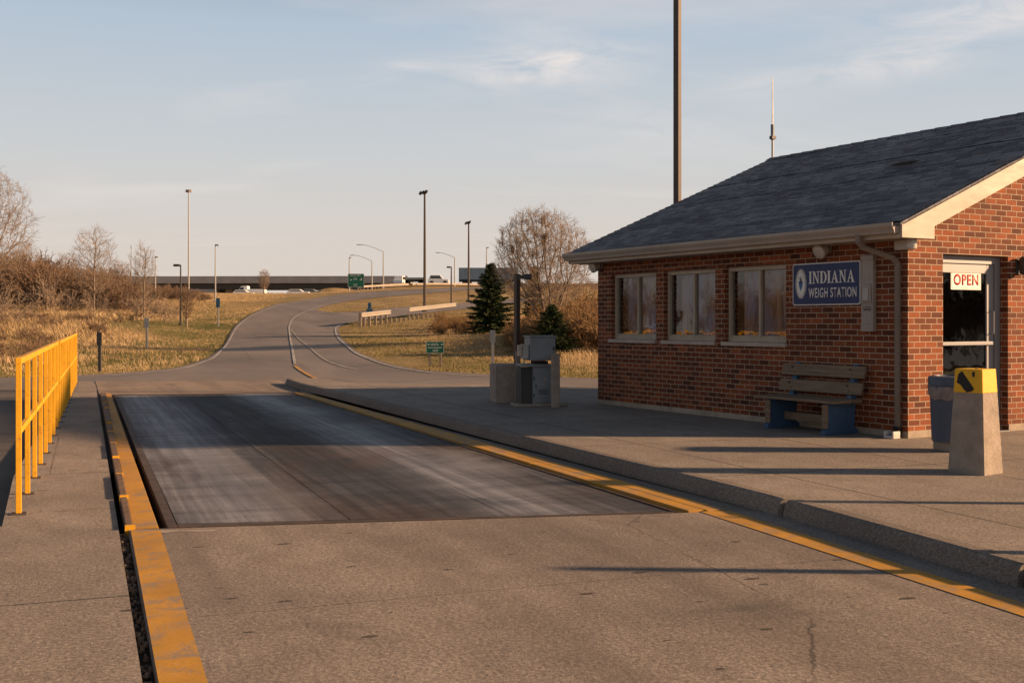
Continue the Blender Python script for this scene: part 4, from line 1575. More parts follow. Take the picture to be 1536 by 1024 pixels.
# lamps under the eave
def flood(name, label, x, z, aim):
    t = thing(name, label, 'lamp', bworld(x, 0.0, z), BANG, None)
    MB().bx(-0.05, 0.05, 0.003, 0.03, -0.05, 0.05).build('mounting_plate', MT['steel'], t, bevel=0.006)
    MB().tube([(0, 0.02, 0), (0, 0.08, 0.0)], 0.018, 8).build('arm', MT['steel'], t)
    M_ = Matrix.Translation((0, 0.12, -0.005)) @ Matrix.Rotation(aim, 4, 'X')
    mm = MB()
    prof_ = [(0.03, -0.07), (0.075, -0.05), (0.092, 0.0), (0.098, 0.07), (0.085, 0.075)]
    mm.lathe(prof_, 16)
    mm.v = [tuple(M_ @ Matrix.Rotation(R(-90), 4, 'X') @ Vector(p)) for p in mm.v]
    h_ = mm.build('housing', MT['lampwhite'], t, smooth=True)
    mm = MB().lathe([(0.082, 0.074), (0.07, 0.088), (0.02, 0.096)], 16)
    mm.v = [tuple(M_ @ Matrix.Rotation(R(-90), 4, 'X') @ Vector(p)) for p in mm.v]
    mm.build('lens', MT['lampglass'], h_, smooth=True)
    return t


fx, fz = wl(1235, 374, 0.1)
flood('floodlight', 'round floodlight on the wall above the navy station sign', fx, fz, R(-25))
fx, fz = wl(894, 399, 0.06)
flood('floodlight', 'small floodlight at the far corner under the eave left of the windows', BL - 0.1, fz, R(-20))
cy, cz = gw(1367, 367, 0.06)
cl = thing('corner_light', 'white lamp box on the brick corner under the lit gable trim', 'lamp', bworld(0.0, 0.0, cz), BANG)
MB().bx(-0.10, 0.10, 0.004, 0.13, -0.06, 0.06).build('housing', MT['lampwhite'], cl, bevel=0.015)
mm = MB().lathe([(0.03, -0.06), (0.062, -0.05), (0.07, 0.03), (0.06, 0.06), (0.02, 0.065)], 14)
mm.v = [(p[0] - 0.10, p[1] + 0.0 + 0.06, p[2]) for p in mm.v]
mm.build('lens', MT['lampglass'], cl, smooth=True)
ly, lz = gw(1533, 400, 0.06)
wlm = thing('wall_lantern', 'dark wall lantern beside the glass door at the right frame edge', 'lamp', bworld(0.0, ly, lz), BANG)
MB().bx(-0.02, -0.003, -0.05, 0.05, -0.1, 0.1).build('back_plate', MT['darkpole'], wlm, bevel=0.005)
MB().lathe([(0.03, -0.1), (0.05, -0.08), (0.06, 0.06), (0.075, 0.07), (0.03, 0.12)], 10, (-0.085, 0, 0)).build('lantern_body', MT['rust'], wlm)
MB().tube([(-0.015, 0, 0.05), (-0.06, 0, 0.125), (-0.085, 0, 0.118)], 0.008, 6).build('arm', MT['darkpole'], wlm)

# splash block
p_ = bworld(dx - 0.01, 0.16, 0)
sp = MB()
sp.bx(-0.075, 0.075, -0.06, 0.06, 0, 0.03).bx(-0.075, -0.05, -0.06, 0.06, 0.03, 0.085).bx(0.05, 0.075, -0.06, 0.06, 0.03, 0.085).bx(-0.05, 0.05, -0.06, -0.035, 0.03, 0.07)
o = sp.build('splash_block', MT['block'], bevel=0.008)
o.location = p_
o.rotation_euler = (0, 0, BANG)
tag(o, 'small white splash block on the sidewalk under the downspout', 'block')

# antenna on the roof end
ax = roof_pt(1159, 241)
an = thing('antenna', 'thin whip antenna standing on the far end of the roof ridge', 'antenna', bworld(x1r - 0.06, -BW / 2, RZ + 0.02), BANG)
sc = 20.3 / F
MB().tube([(0, 0, -0.02), (0, 0, 30 * sc)], 0.02, 8).build('mast', MT['steel'], an)
MB().tube([(0, 0, 28 * sc), (0, 0, 52 * sc)], 0.034, 10).build('coil_housing', MT['greymetal'], an)
MB().bx(-0.05, 0.03, -0.05, 0.05, 29 * sc, 34 * sc).build('clamp', MT['darkpole'], an)
MB().tube([(0, 0, 52 * sc), (0, 0, 126 * sc)], [0.013, 0.007], 6).build('whip', MT['steel'], an)

# ------------------------------------------------------------------ bench
bc = bworld(1.25, 0.0, 0)
be = thing('bench', 'weathered plank bench on blue end slabs against the shaded brick wall', 'bench', bc, BANG)
legp = [(0.62, 0), (0.62, 0.05), (0.57, 0.075), (0.57, 0.365), (0.585, 0.385), (0.20, 0.385), (0.075, 0.845), (0.035, 0.845), (0.10, 0.40), (0.13, 0.09), (0.07, 0.05), (0.07, 0)]
for xx in (-0.5, 0.5):
    m = MB()
    n = len(legp)
    vs = [(xx - 0.04, y, z) for y, z in legp] + [(xx + 0.04, y, z) for y, z in legp]
    fs = [tuple(range(n)), tuple(range(n, 2 * n))[::-1]] + [(i, n + i, n + (i + 1) % n, (i + 1) % n) for i in range(n)]
    m.add(vs, fs)
    lg = m.build('end_slab', MT['benchblue'], be, bevel=0.006)
    MB().bx(xx - 0.045, xx + 0.045, 0.572, 0.592, 0.078, 0.365).build('edge_strip', MT['benchwood'], lg, bevel=0.003)
for i in range(3):
    y0 = 0.155 + i * 0.162
    MB().bx(-0.69 + 0.01 * (i % 2), 0.70, y0, y0 + 0.152, 0.387, 0.427 - 0.002 * i).build('seat_plank', MT['benchwood'], be, bevel=0.005)
for (z0, y0) in ((0.475, 0.175), (0.675, 0.12)):
    mm = MB().box((0.0, y0, z0 + 0.075), (1.42, 0.038, 0.15), M=Matrix.Rotation(R(15), 3, 'X'))
    pk = mm.build('back_plank', MT['benchwood'], be, bevel=0.005)
    for xx in (-0.5, 0.5):
        for q in (-0.035, 0.035):
            MB().box((xx + q * 0.6, y0 + 0.024, z0 + 0.075 + q), (0.022, 0.012, 0.022)).build('bolt', MT['rust'], pk)
MB().bx(-0.459, 0.459, 0.30, 0.34, 0.115, 0.215).build('stretcher', MT['benchwood'], be, bevel=0.005)

# ------------------------------------------------------------------ litter bin
cx_, cy_ = Xat(1431, 11.85 * YS), 11.85 * YS
tb = thing('litter_bin', 'round blue grey litter bin with plastic bag over its rim by the door', 'bin', (cx_, cy_, SW), R(25))
MB().bx(-0.15, 0.15, -0.15, 0.15, 0.0, 0.12).build('base', MT['postconc'], tb, bevel=0.01)
m = MB().lathe([(0.225, 0.105), (0.228, 0.14), (0.243, 0.60), (0.249, 0.66)], 28)
m.build('body', MT['can'], tb, smooth=True)
m = MB()
o0 = 40
vs, fs = [], []
rows = [(0.246, 0.69), (0.258, 0.685), (0.262, 0.63), (0.256, 0.575), (0.250, 0.57)]
for j, (r_, z_) in enumerate(rows):
    for k in range(o0):
        a = 2 * math.pi * k / o0
        w_ = 0.008 * math.sin(a * 9 + j) + 0.006 * math.sin(a * 17 + 2 * j)
        dz = (0.03 * math.sin(a * 3 + 1) + 0.014 * math.sin(a * 8)) if j >= 3 else 0.004 * math.sin(a * 11)
        vs.append(((r_ + w_) * math.cos(a), (r_ + w_) * math.sin(a), z_ + dz))
for j in range(len(rows) - 1):
    for k in range(o0):
        fs.append((j * o0 + k, j * o0 + (k + 1) % o0, (j + 1) * o0 + (k + 1) % o0, (j + 1) * o0 + k))
m.add(vs, fs)
m.build('bag_liner', MT['bag'], tb, smooth=True)
m = MB().lathe([(0.252, 0.655), (0.254, 0.695), (0.262, 0.70), (0.262, 0.775), (0.256, 0.79), (0.2, 0.80), (0.195, 0.785), (0.17, 0.70)], 28)
m.build('rim', MT['can'], tb, smooth=True)

# ------------------------------------------------------------------ concrete bollard with yellow cap
bo_c = (Xat(1463, 10.15 * YS), 10.15 * YS, SW)
bol = thing('bollard', 'tapered concrete bollard with chipped yellow top and black tape before the door', 'bollard', bo_c, R(38))
w0, w1, hb_ = 0.355, 0.265, 0.945
hs = 0.73


def frus(m, z0, z1, wa, wb, ch=0.02):
    vs = []
    for z, w in ((z0, wa), (z1, wb)):
        h = w / 2
        for x, y in ((-h + ch, -h), (h - ch, -h), (h, -h + ch), (h, h - ch), (h - ch, h), (-h + ch, h), (-h, h - ch), (-h, -h + ch)):
            vs.append((x, y, z))
    n = 8
    m.add(vs, [tuple(range(n))[::-1], tuple(range(n, 2 * n))] + [(i, (i + 1) % n, n + (i + 1) % n, n + i) for i in range(n)])


wm = w0 + (w1 - w0) * hs / hb_
m = MB()
frus(m, 0, hs, w0, wm)
m.build('shaft', MT['bollard'], bol)
m = MB()
frus(m, hs, hb_, wm + 0.003, w1 + 0.003)
cap = m.build('cap', MT['capyellow'], bol, bevel=0.006)
m = MB()
# torn tape on the left-hand face (local -x face)
def on_face(y, z, lift=0.003):
    w = w0 + (w1 - w0) * z / hb_
    return (-(w + 0.003) / 2 - lift, y, z)
tp = [(0.085, 0.90), (0.05, 0.925), (0.0, 0.86), (-0.07, 0.77), (-0.05, 0.745), (0.0, 0.735), (0.03, 0.76), (0.06, 0.80), (0.10, 0.82)]
vs = [on_face(y, z) for y, z in tp] + [on_face(y, z, -0.001) for y, z in tp]
n = len(tp)
m.add(vs, [tuple(range(n)), tuple(range(n, 2 * n))[::-1]] + [(i, n + i, n + (i + 1) % n, (i + 1) % n) for i in range(n)])
tp2 = [(-0.045, 0.915), (-0.075, 0.925), (-0.07, 0.87), (-0.05, 0.88)]
vs = [on_face(y, z) for y, z in tp2] + [on_face(y, z, -0.001) for y, z in tp2]
n = 4
m.add(vs, [tuple(range(n)), tuple(range(n, 2 * n))[::-1]] + [(i, n + i, n + (i + 1) % n, (i + 1) % n) for i in range(n)])
m.build('torn_tape', MT['tape'], bol)
MB().tube([(0.02, 0.0, hb_ - 0.01), (0.02, 0, hb_ + 0.014)], 0.012, 8).build('bolt', MT['rust'], bol)

# ------------------------------------------------------------------ driver kiosk
kY = 18.2 * YS
ks = kY / F


def kx(px):
    return (px - 808) * ks


KA = R(14)
kb = thing('control_cabinet', 'grey metal control cabinet in two tiers on a low slab by the far sidewalk', 'cabinet', (Xat(808, kY), kY, SW), KA)
kz = lambda py: Zat(py, kY) - SW
MB().bx(-0.42, 0.42, -0.22, 0.28, 0.0, 0.045).build('base_slab', MT['postconc'], kb, bevel=0.01)
lo = MB().bx(-0.14, 0.2, -0.16, 0.22, 0.045, kz(549)).build('lower_cabinet', MT['greymetal'], kb, bevel=0.006)
MB().bx(-0.118, 0.185, -0.168, -0.161, 0.075, kz(553)).build('cabinet_door', MT['greymetal'], lo, bevel=0.002)
for zz in (0.15, 0.42):
    MB().bx(-0.135, -0.115, -0.178, -0.169, zz, zz + 0.06).build('hinge', MT['darkpole'], lo)
MB().bx(-0.10, -0.085, -0.182, -0.169, 0.30, 0.36).build('handle', MT['darkpole'], lo)
MB().bx(-0.33, -0.145, -0.12, 0.22, 0.045, kz(549) - 0.02).build('shaded_left_face', MT['greydark'], kb, bevel=0.005)  # left face of the lower cabinet, its shade put into the dark colour
MB().bx(-0.34, 0.16, -0.2, 0.2, kz(549) + 0.001, kz(545)).build('shelf', MT['greymetal'], kb, bevel=0.004)
MB().bx(-0.14, 0.10, -0.23, -0.02, kz(545) + 0.001, kz(540.5)).build('printer', MT['blackrub'], kb, bevel=0.008)
up = MB().bx(-0.19, 0.24, -0.17, 0.2, kz(540), kz(505)).build('upper_cabinet', MT['greymetal'], kb, bevel=0.008)
MB().bx(-0.172, 0.225, -0.177, -0.171, kz(538), kz(507)).build('cabinet_door', MT['greymetal'], up, bevel=0.002)
MB().bx(-0.215, 0.26, -0.2, 0.22, kz(505), kz(503.2)).build('hood', MT['greymetal'], up, bevel=0.004)
MB().bx(-0.30, -0.195, -0.12, 0.05, kz(538), kz(516)).build('intercom_box', MT['steel'], kb, bevel=0.01)
MB().bx(-0.36, -0.305, -0.10, 0.02, kz(534), kz(517)).build('keypad_box', MT['trim'], kb, bevel=0.006)
MB().tube([(-0.25, 0.0, kz(538)), (-0.25, 0.0, kz(545))], 0.012, 6).build('conduit', MT['steel'], kb)
MB().tube([(0.255, 0.1, 0.045), (0.255, 0.1, kz(548)), (0.25, 0.1, kz(530)), (0.235, 0.1, kz(524))], 0.011, 6).build('conduit', MT['steel'], kb)
MB().bx(0.03, 0.10, -0.1705, -0.1685, kz(570), kz(565)).build('label_plate', MT['panelgrey'], lo)
MB().bx(0.19, 0.215, -0.185, -0.1775, kz(525), kz(519)).build('lock', MT['darkpole'], up)
for q_ in range(4):
    MB().bx(-0.06, 0.12, -0.1705, -0.1685, kz(590) + 0.022 * q_, kz(590) + 0.022 * q_ + 0.009).build('vent_slot', MT['greydark'], lo)


def guard(px0, px1, py_top, Y, label):
    Y *= YS
    w = (px1 - px0) * Y / F * 0.86
    t = MB()
    hgt = Zat(py_top, Y) - SW
    t.box((0, 0, hgt / 2), (w, w * 0.9, hgt))
    o_ = t.build('guard_post', MT['postconc'], bevel=0.012)
    o_.location = (Xat((px0 + px1) / 2, Y), Y, SW)
    o_.rotation_euler = (0, 0, R(12))
    return tag(o_, label, 'post')


guard(826.5, 840, 530, 17.75, 'thick square concrete guard post at the right front of the grey cabinet')
guard(773, 781, 527, 18.45, 'slim square concrete guard post between the low wall and the grey cabinet')
wY = 18.9 * YS
wall_ = MB().bx(-0.21, 0.21, -0.3, 0.35, 0.0, Zat(546, wY) - SW).build('concrete_block', MT['postconc'], bevel=0.012)
wall_.location = (Xat(757.5, wY), wY + 0.1, SW)
wall_.rotation_euler = (0, 0, R(10))
tag(wall_, 'waist high concrete block standing left of the grey control cabinet', 'block')
pY = 19.6 * YS
lp = thing('bracket_lamp', 'dark square post with a short lamp arm rising behind the concrete block', 'lamp post', (Xat(775.5, pY), pY, SW), R(35))
ph = Zat(411, pY) - SW
MB().bx(-0.042, 0.042, -0.042, 0.042, 0, ph).build('pole', MT['bronze'], lp, bevel=0.004)
MB().beam((-0.02, 0.0, ph - 0.06), (0.12, -0.1, ph - 0.05), 0.07, 0.07).build('arm', MT['darkpole'], lp)
MB().box((0.15, -0.12, ph - 0.05), (0.14, 0.1, 0.1), R(-36)).build('lamp_head', MT['darkpole'], lp, bevel=0.015)
MB().bx(-0.09, 0.09, -0.09, 0.09, 0, 0.02).build('base_plate', MT['darkpole'], lp)

# ------------------------------------------------------------------ tall pole behind the building
tpY = 23.2 * YS
tp_ = thing('flood_pole', 'tall dark square pole rising behind the shingled roof', 'light pole', (Xat(1016, tpY), tpY, SW), R(52))
MB().bx(-0.062, 0.062, -0.062, 0.062, 0.0, 9.6).build('pole', MT['bronze'], tp_, bevel=0.006)
MB().bx(-0.14, 0.14, -0.14, 0.14, 0.0, 0.03).build('base_plate', MT['bronze'], tp_)
MB().box((0.35, 0, 9.5), (0.5, 0.3, 0.14)).build('lamp_head', MT['bronze'], tp_, bevel=0.02)

# ------------------------------------------------------------------ yellow safety railing
p0 = Vector(G(28, 770.5))
p1 = Vector(G(114.5, 574.6))
rd = (p1 - p0).normalized()
rang = math.atan2(rd.y, rd.x)
RH = 1.2
total = (p1 - p0).length


def railing(t0, t1, n, label):
    base = p0 + rd * t0
    L = t1 - t0
    r_ = thing('safety_railing', label, 'railing', (base.x, base.y, 0.0), rang, 'yellow railing panels along the walkway')
    for i in range(n):
        x = L * i / (n - 1)
        m = MB().bx(x - 0.021, x + 0.021, -0.021, 0.021, 0.008, RH - 0.03)
        po = m.build('post', MT['yellow'], r_, bevel=0.003)
        MB().bx(x - 0.06, x + 0.06, -0.055, 0.055, 0.0, 0.008).build('base_plate', MT['rust'], po)
    MB().bx(-0.021, L + 0.021, -0.024, 0.024, RH - 0.03, RH + 0.018).build('top_rail', MT['yellow'], r_, bevel=0.004)
    MB().bx(-0.01, L + 0.01, -0.016, 0.016, 0.62, 0.668).build('middle_rail', MT['yellow'], r_)
    return r_


railing(0.0, 7.6, 8, 'near yellow steel railing panel on the walkway edge at the left frame side')
railing(8.55, total, 12, 'far yellow steel railing panel, beyond the gap, nearest the meadow')

# ------------------------------------------------------------------ pipe posts by the lane, out of shot, whose shadows cross the lane
for (xx, yy, hh, rr) in ((3.55, 6.72, 0.85, 0.06), (4.45, 8.55, 0.7, 0.06)):
    t = thing('pipe_bollard', 'yellow steel pipe bollard on the sidewalk beside the lane entry', 'bollard', (xx, yy, SW), 0, 'pipe bollards on the sidewalk')
    MB().lathe([(rr, 0), (rr, hh - 0.03), (rr * 0.8, hh - 0.005), (rr * 0.3, hh)], 18).build('post', MT['yellow'], t, smooth=True)
    MB().lathe([(rr + 0.05, 0), (rr + 0.05, 0.012)], 18).build('base_ring', MT['rust'], t)
# ================================================================== ROADSIDE THINGS
def gpt(px, py):
    x, y = TG(px, py)
    return x, y, prof(x, y) - 0.05


def lamp_pole(name, label, px, base, top, kind, mat, w=0.07, arm_px=0.0, group=None):
    x, y, z = base
    h = Zat(top, y) - z
    t = thing(name, label, 'light pole', (x, y, z), 0, group)
    MB().tube([(0, 0, 0), (0, 0, h)], [w, w * 0.6], 8).build('pole', mat, t)
    MB().lathe([(w * 2.2, 0), (w * 2.2, 0.08), (w * 1.2, 0.14)], 8).build('base', mat, t)
    s = y / F
    if kind == 'cobra':
        a = arm_px * s
        r = abs(a) * 0.30
        pts = [(0, 0, h - 0.05), (a * 0.35, 0, h + r * 0.45), (a * 0.7, 0, h + r * 0.85), (a * 0.9, 0, h + r * 0.97), (a, 0, h + r)]
        ar = MB().tube(pts, 0.045, 6).build('arm', mat, t)
        MB().box((a * 1.06, 0, h + r - 0.02), (abs(a) * 0.28, 0.3, 0.13), taper=0.6).build('lamp_head', MT['steel'], t)
    elif kind == 'box':
        a = arm_px * s
        MB().beam((0, 0, h - 0.05), (a, 0, h - 0.03), 0.06, 0.06).build('arm', mat, t)
        MB().box((a, 0, h - 0.04), (max(abs(a) * 0.9, 0.34), 0.3, 0.14)).build('lamp_head', mat, t)
    elif kind == 'twin':
        a = arm_px * s
        MB().beam((-a, 0, h), (a * 0.5, 0, h), 0.08, 0.08).build('arm', mat, t)
        for q in (-1.0, -0.3, 0.4):
            MB().box((a * q, -0.1, h + 0.08 * (q + 1)), (a * 0.55, 0.45, 0.26), M=Matrix.Rotation(R(25), 3, 'Y') @ Matrix.Rotation(R(12), 3, 'X')).build('lamp_head', MT['darkpole'], t)
    elif kind == 'mast':
        a = arm_px * s
        MB().lathe([(a * 0.5, h - 0.15), (a * 0.6, h), (a * 0.4, h + 0.12)], 8).build('lamp_ring', MT['steel'], t)
        for k in range(4):
            q = k * math.pi / 2 + 0.5
            MB().box((a * math.cos(q), a * math.sin(q), h - 0.05), (a * 0.75, a * 0.75, 0.3)).build('lamp_head', MT['lampwhite'], t)
    return t


lamp_pole('high_mast_light', 'tallest pale light mast with a cluster head above the left meadow', 283, gpt(283, 447), 286, 'mast', MT['steel'], 0.095, 3.2)
lamp_pole('street_light', 'slim grey street light with a small box head right of the tall mast', 323, gpt(323, 452), 367, 'box', MT['steel'], 0.075, 2.5)
lamp_pole('street_light', 'black street light with a short arm to the left in the green verge', 270.5, gpt(271, 487), 397, 'box', MT['darkpole'], 0.07, -6.0)
lamp_pole('street_light', 'short distant street light standing left of the tall pale mast', 233, gpt(233, 441), 385, 'box', MT['steel'], 0.08, 1.8)
lamp_pole('floodlight_pole', 'tall dark pole with a cluster of floodlights behind the near guardrail', 636, gpt(637, 467), 290, 'twin', MT['bronze'], 0.13, 6.0)
lamp_pole('floodlight_pole', 'second dark floodlight pole just left of the big spruce', 702, gpt(703, 452), 335, 'twin', MT['bronze'], 0.12, 4.2)
lamp_pole('street_light', 'small distant light pole beside the top of the big spruce', 730, (Xat(730, 180), 180, prof(Xat(730, 180), 180)), 371, 'box', MT['steel'], 0.12, 1.5)
lamp_pole('street_light', 'small distant light pole behind the upper green highway sign', 524, (Xat(524, 190), 190, prof(Xat(524, 190), 190)), 386, 'box', MT['steel'], 0.12, 1.5)
lamp_pole('cobra_street_light', 'taller arched street light right of the green highway sign', 575, (Xat(575, 196), 196, prof(Xat(575, 196), 196)), 377, 'cobra', MT['steel'], 0.13, -34)
lamp_pole('cobra_street_light', 'lower arched street light nearest the green highway sign', 558, (Xat(558, 205), 205, prof(Xat(558, 205), 205)), 391, 'cobra', MT['steel'], 0.13, -28)
lamp_pole('cobra_street_light', 'arched street light between the two dark floodlight poles', 682, (Xat(682, 200), 200, prof(Xat(682, 200), 200)), 386, 'cobra', MT['steel'], 0.13, -24)
lamp_pole('street_light', 'short dark light pole on the grass wedge right of the tall floodlight pole', 676.5, gpt(677, 460), 400, 'box', MT['bronze'], 0.09, -4.0)


# ------------------------------------------------------------------ signs
def post_sign(name, label, px, py_base, py_top, w_px, h_px, panel, post, cat='sign', rz=0.0, two=False, marks=None, shape='rect'):
    x, y, z = gpt(px, py_base)
    s = y / F
    top = Zat(py_top, y) - z
    t = thing(name, label, cat, (x, y, z), rz)
    w, h = w_px * s, h_px * s
    for q in ((-0.3, 0.3) if two else (0.0,)):
        MB().bx(q * w - 0.04, q * w + 0.04, 0.0, 0.08, 0.0, top - (h * 0.15)).build('post', post, t)
    M_ = Matrix.Translation((0, -0.004, top - h / 2)) @ Matrix(((1, 0, 0, 0), (0, 0, -1, 0), (0, 1, 0, 0), (0, 0, 0, 1)))
    pl = MB().extrude(rrect(w, h, min(w, h) * 0.08, 3), M_, 0.015).build('panel', panel, t)
    if marks:
        m_ = MB()
        for (u0, u1, v0, v1) in marks:
            m_.bx((u0 - 0.5) * w, (u1 - 0.5) * w, -0.024, -0.020, top - h + v0 * h, top - h + v1 * h)
        m_.build('marking', MT['white'], pl)
    return t


def word_marks(u0, u1, v0, v1, n, seed):
    r_ = random.Random(seed)
    out = []
    u = u0
    st = (u1 - u0) / n
    for i in range(n):
        k = r_.choice((0, 1, 2))
        w = st * 0.7
        out.append((u, u + w * 0.35, v0, v1))
        if k:
            out.append((u + w * 0.36, u + w, v1 - (v1 - v0) * 0.28, v1))
        if k != 1:
            out.append((u + w * 0.36, u + w, v0, v0 + (v1 - v0) * 0.28))
        u += st
    return out


border = [(0.01, 0.99, 0.97, 0.99), (0.01, 0.99, 0.01, 0.03), (0.01, 0.025, 0.03, 0.97), (0.975, 0.99, 0.03, 0.97)]
mk = word_marks(0.27, 0.72, 0.66, 0.84, 5, 1) + [(0.1, 0.18, 0.7, 0.8), (0.84, 0.92, 0.7, 0.8), (0.1, 0.9, 0.45, 0.5)] + word_marks(0.38, 0.7, 0.14, 0.34, 4, 2) + border
post_sign('green_road_sign', 'small green road sign on two posts in the tan island grass', 652.5, 548, 512, 27, 17.5, MT['green'], MT['postwood'], two=True, marks=mk)
mk = word_marks(0.14, 0.8, 0.82, 0.92, 8, 3) + word_marks(0.36, 0.6, 0.55, 0.7, 3, 4) + word_marks(0.36, 0.6, 0.12, 0.24, 3, 5) + [(0.14, 0.26, 0.52, 0.58), (0.72, 0.86, 0.52, 0.56), (0.8, 0.86, 0.56, 0.68)] + border
post_sign('green_highway_sign', 'larger green highway sign standing before the overpass beside the upper road', 534, 437.5, 410.5, 24.5, 20.5, MT['green'], MT['postwood'], two=True, marks=mk)
post_sign('marker_post_sign', 'dark backed sign on a post beside the far end of the yellow railing', 149, 557, 498, 7.5, 20, MT['darkpole'], MT['darkpole'])
post_sign('marker_post_sign', 'pale grey sign back on a white post in the green verge', 220, 523, 477, 7.5, 14, MT['steel'], MT['lampwhite'])
post_sign('marker_post_sign', 'blue grey sign on a post at the road edge below the slim street light', 327, 489, 447, 6, 14, MT['signblue'], MT['steel'])
post_sign('marker_post_sign', 'grey sign back on a thin post in the grass left of the concrete block', 739, 556, 495, 8.5, 18.5, MT['greymetal'], MT['steel'])
# blue shield cluster at the gore
x, y, z = gpt(554.5, 484)
s = y / F
bs = thing('route_marker', 'blue route marker cluster on a post by the near end of the guardrail', 'sign', (x, y, z))
tz = Zat(453.5, y) - z
MB().tube([(0, 0, 0), (0, 0, tz - 0.1)], 0.035, 6).build('post', MT['steel'], bs)
MB().box((0, -0.06, tz - 5 * s), (5 * s, 0.03, 9 * s)).build('panel', MT['signblue'], bs)
MB().box((0, -0.065, tz - 13 * s), (9.5 * s, 0.03, 6.5 * s)).build('panel', MT['signblue'], bs)
MB().box((0.5 * s, -0.06, tz - 19 * s), (5 * s, 0.03, 5 * s)).build('panel', MT['signblue'], bs)


# ------------------------------------------------------------------ guardrails
def guardrail(label, pts, h, rail_spans, npost, post_h=None, broken=False):
    P = [Vector((a, b)) for a, b in pts]
    L = pline(pts, 0.5)
    o_ = L[0]
    t = thing('guardrail', label, 'guardrail', (o_.x, o_.y, prof(o_.x, o_.y) - 0.05))
    base = Vector((o_.x, o_.y, prof(o_.x, o_.y) - 0.05))

    def at(f):
        k = f * (len(L) - 1)
        i = min(int(k), len(L) - 2)
        q = L[i].lerp(L[i + 1], k - i)
        return Vector((q.x, q.y, prof(q.x, q.y) - 0.05)) - base
    for (a, b_) in rail_spans:
        m = MB()
        n = max(3, int((b_ - a) * len(L)))
        sec = [(-0.155, 0.0), (-0.12, 0.07), (-0.06, 0.07), (0.0, 0.0), (0.06, 0.07), (0.12, 0.07), (0.155, 0.0)]
        for i in range(n):
            f0, f1 = a + (b_ - a) * i / n, a + (b_ - a) * (i + 1) / n
            pa_, pb_ = at(f0), at(f1)
            d_ = (pb_ - pa_)
            sd = Vector((d_.y, -d_.x, 0)).normalized()
            if sd.y > 0:
                sd = -sd
            vs = [pa_ + sd * (0.08 + o2) + Vector((0, 0, h - 0.17 + zz)) for zz, o2 in sec] + [pb_ + sd * (0.08 + o2) + Vector((0, 0, h - 0.17 + zz)) for zz, o2 in sec]
            k = len(sec)
            m.add(vs, [(j, j + 1, k + j + 1, k + j) for j in range(k - 1)])
        m.build('rail', MT['railmetal'], t)
    for i in range(npost):
        f = i / (npost - 1)
        q = at(f)
        hh = h - 0.04 if not broken or any(a <= f <= b_ for a, b_ in rail_spans) else h * 0.66
        MB().box((q.x, q.y, hh / 2), (0.16, 0.16, hh)).build('post', MT['postwood'], t)
    return t


guardrail('near guardrail with a gap of bare wooden posts along the island crest', [gpt(540, 489.5)[:2], gpt(575, 485)[:2], gpt(606, 480.5)[:2], gpt(640, 476)[:2], gpt(682, 470.5)[:2]], 0.95, [(0.0, 0.27), (0.47, 1.0)], 22, broken=True)
gr_pts = []
for px in (537, 560, 585, 615, 645, 675, 705, 735):
    k = (px - 768) / F
    yy = 172 + (px - 537) * 0.10
    gr_pts.append((k * yy, yy))
grd = guardrail('far pale guardrail along the outer edge of the upper road', gr_pts, 0.75, [(0.0, 0.37), (0.40, 1.0)], 40)

# ------------------------------------------------------------------ overpass
oY = 262.0
os_ = oY / F
ov = thing('overpass', 'long grey concrete highway overpass crossing behind the meadow', 'bridge', (Xat(400, oY), oY, Zat(433.5, oY)), R(-2))
Lx0, Lx1 = (60 - 400) * os_, (612 - 400) * os_
MB().bx(Lx0, Lx1, 0.9, 11, 0.0, 1.35).build('girder', MT['greydark'], ov)  # girder coloured dark to stand in for shade under the deck
MB().bx(Lx0, Lx1, 0.0, 11.5, 1.36, 1.75).build('deck', MT['bridgeconc'], ov)
MB().bx(Lx0, Lx1, 0.05, 0.35, 1.76, 3.0).build('parapet', MT['bridgeconc'], ov)
MB().bx(Lx0, Lx1, 11.1, 11.4, 1.76, 3.0).build('parapet', MT['bridgeconc'], ov)
for px in (338, 455, 250):
    MB().bx((px - 400) * os_ - 0.7, (px - 400) * os_ + 0.7, 2.5, 9, -9, -0.005).build('pier', MT['postconc'], ov)
MB().bx(Lx0, (322 - 400) * os_, 0.6, 10.8, -8, -0.005).build('abutment', MT['bridgeconc'], ov)
MB().bx(Lx1 - 16, Lx1 + 2, 0.6, 10.8, -8, -0.005).build('abutment', MT['bridgeconc'], ov)


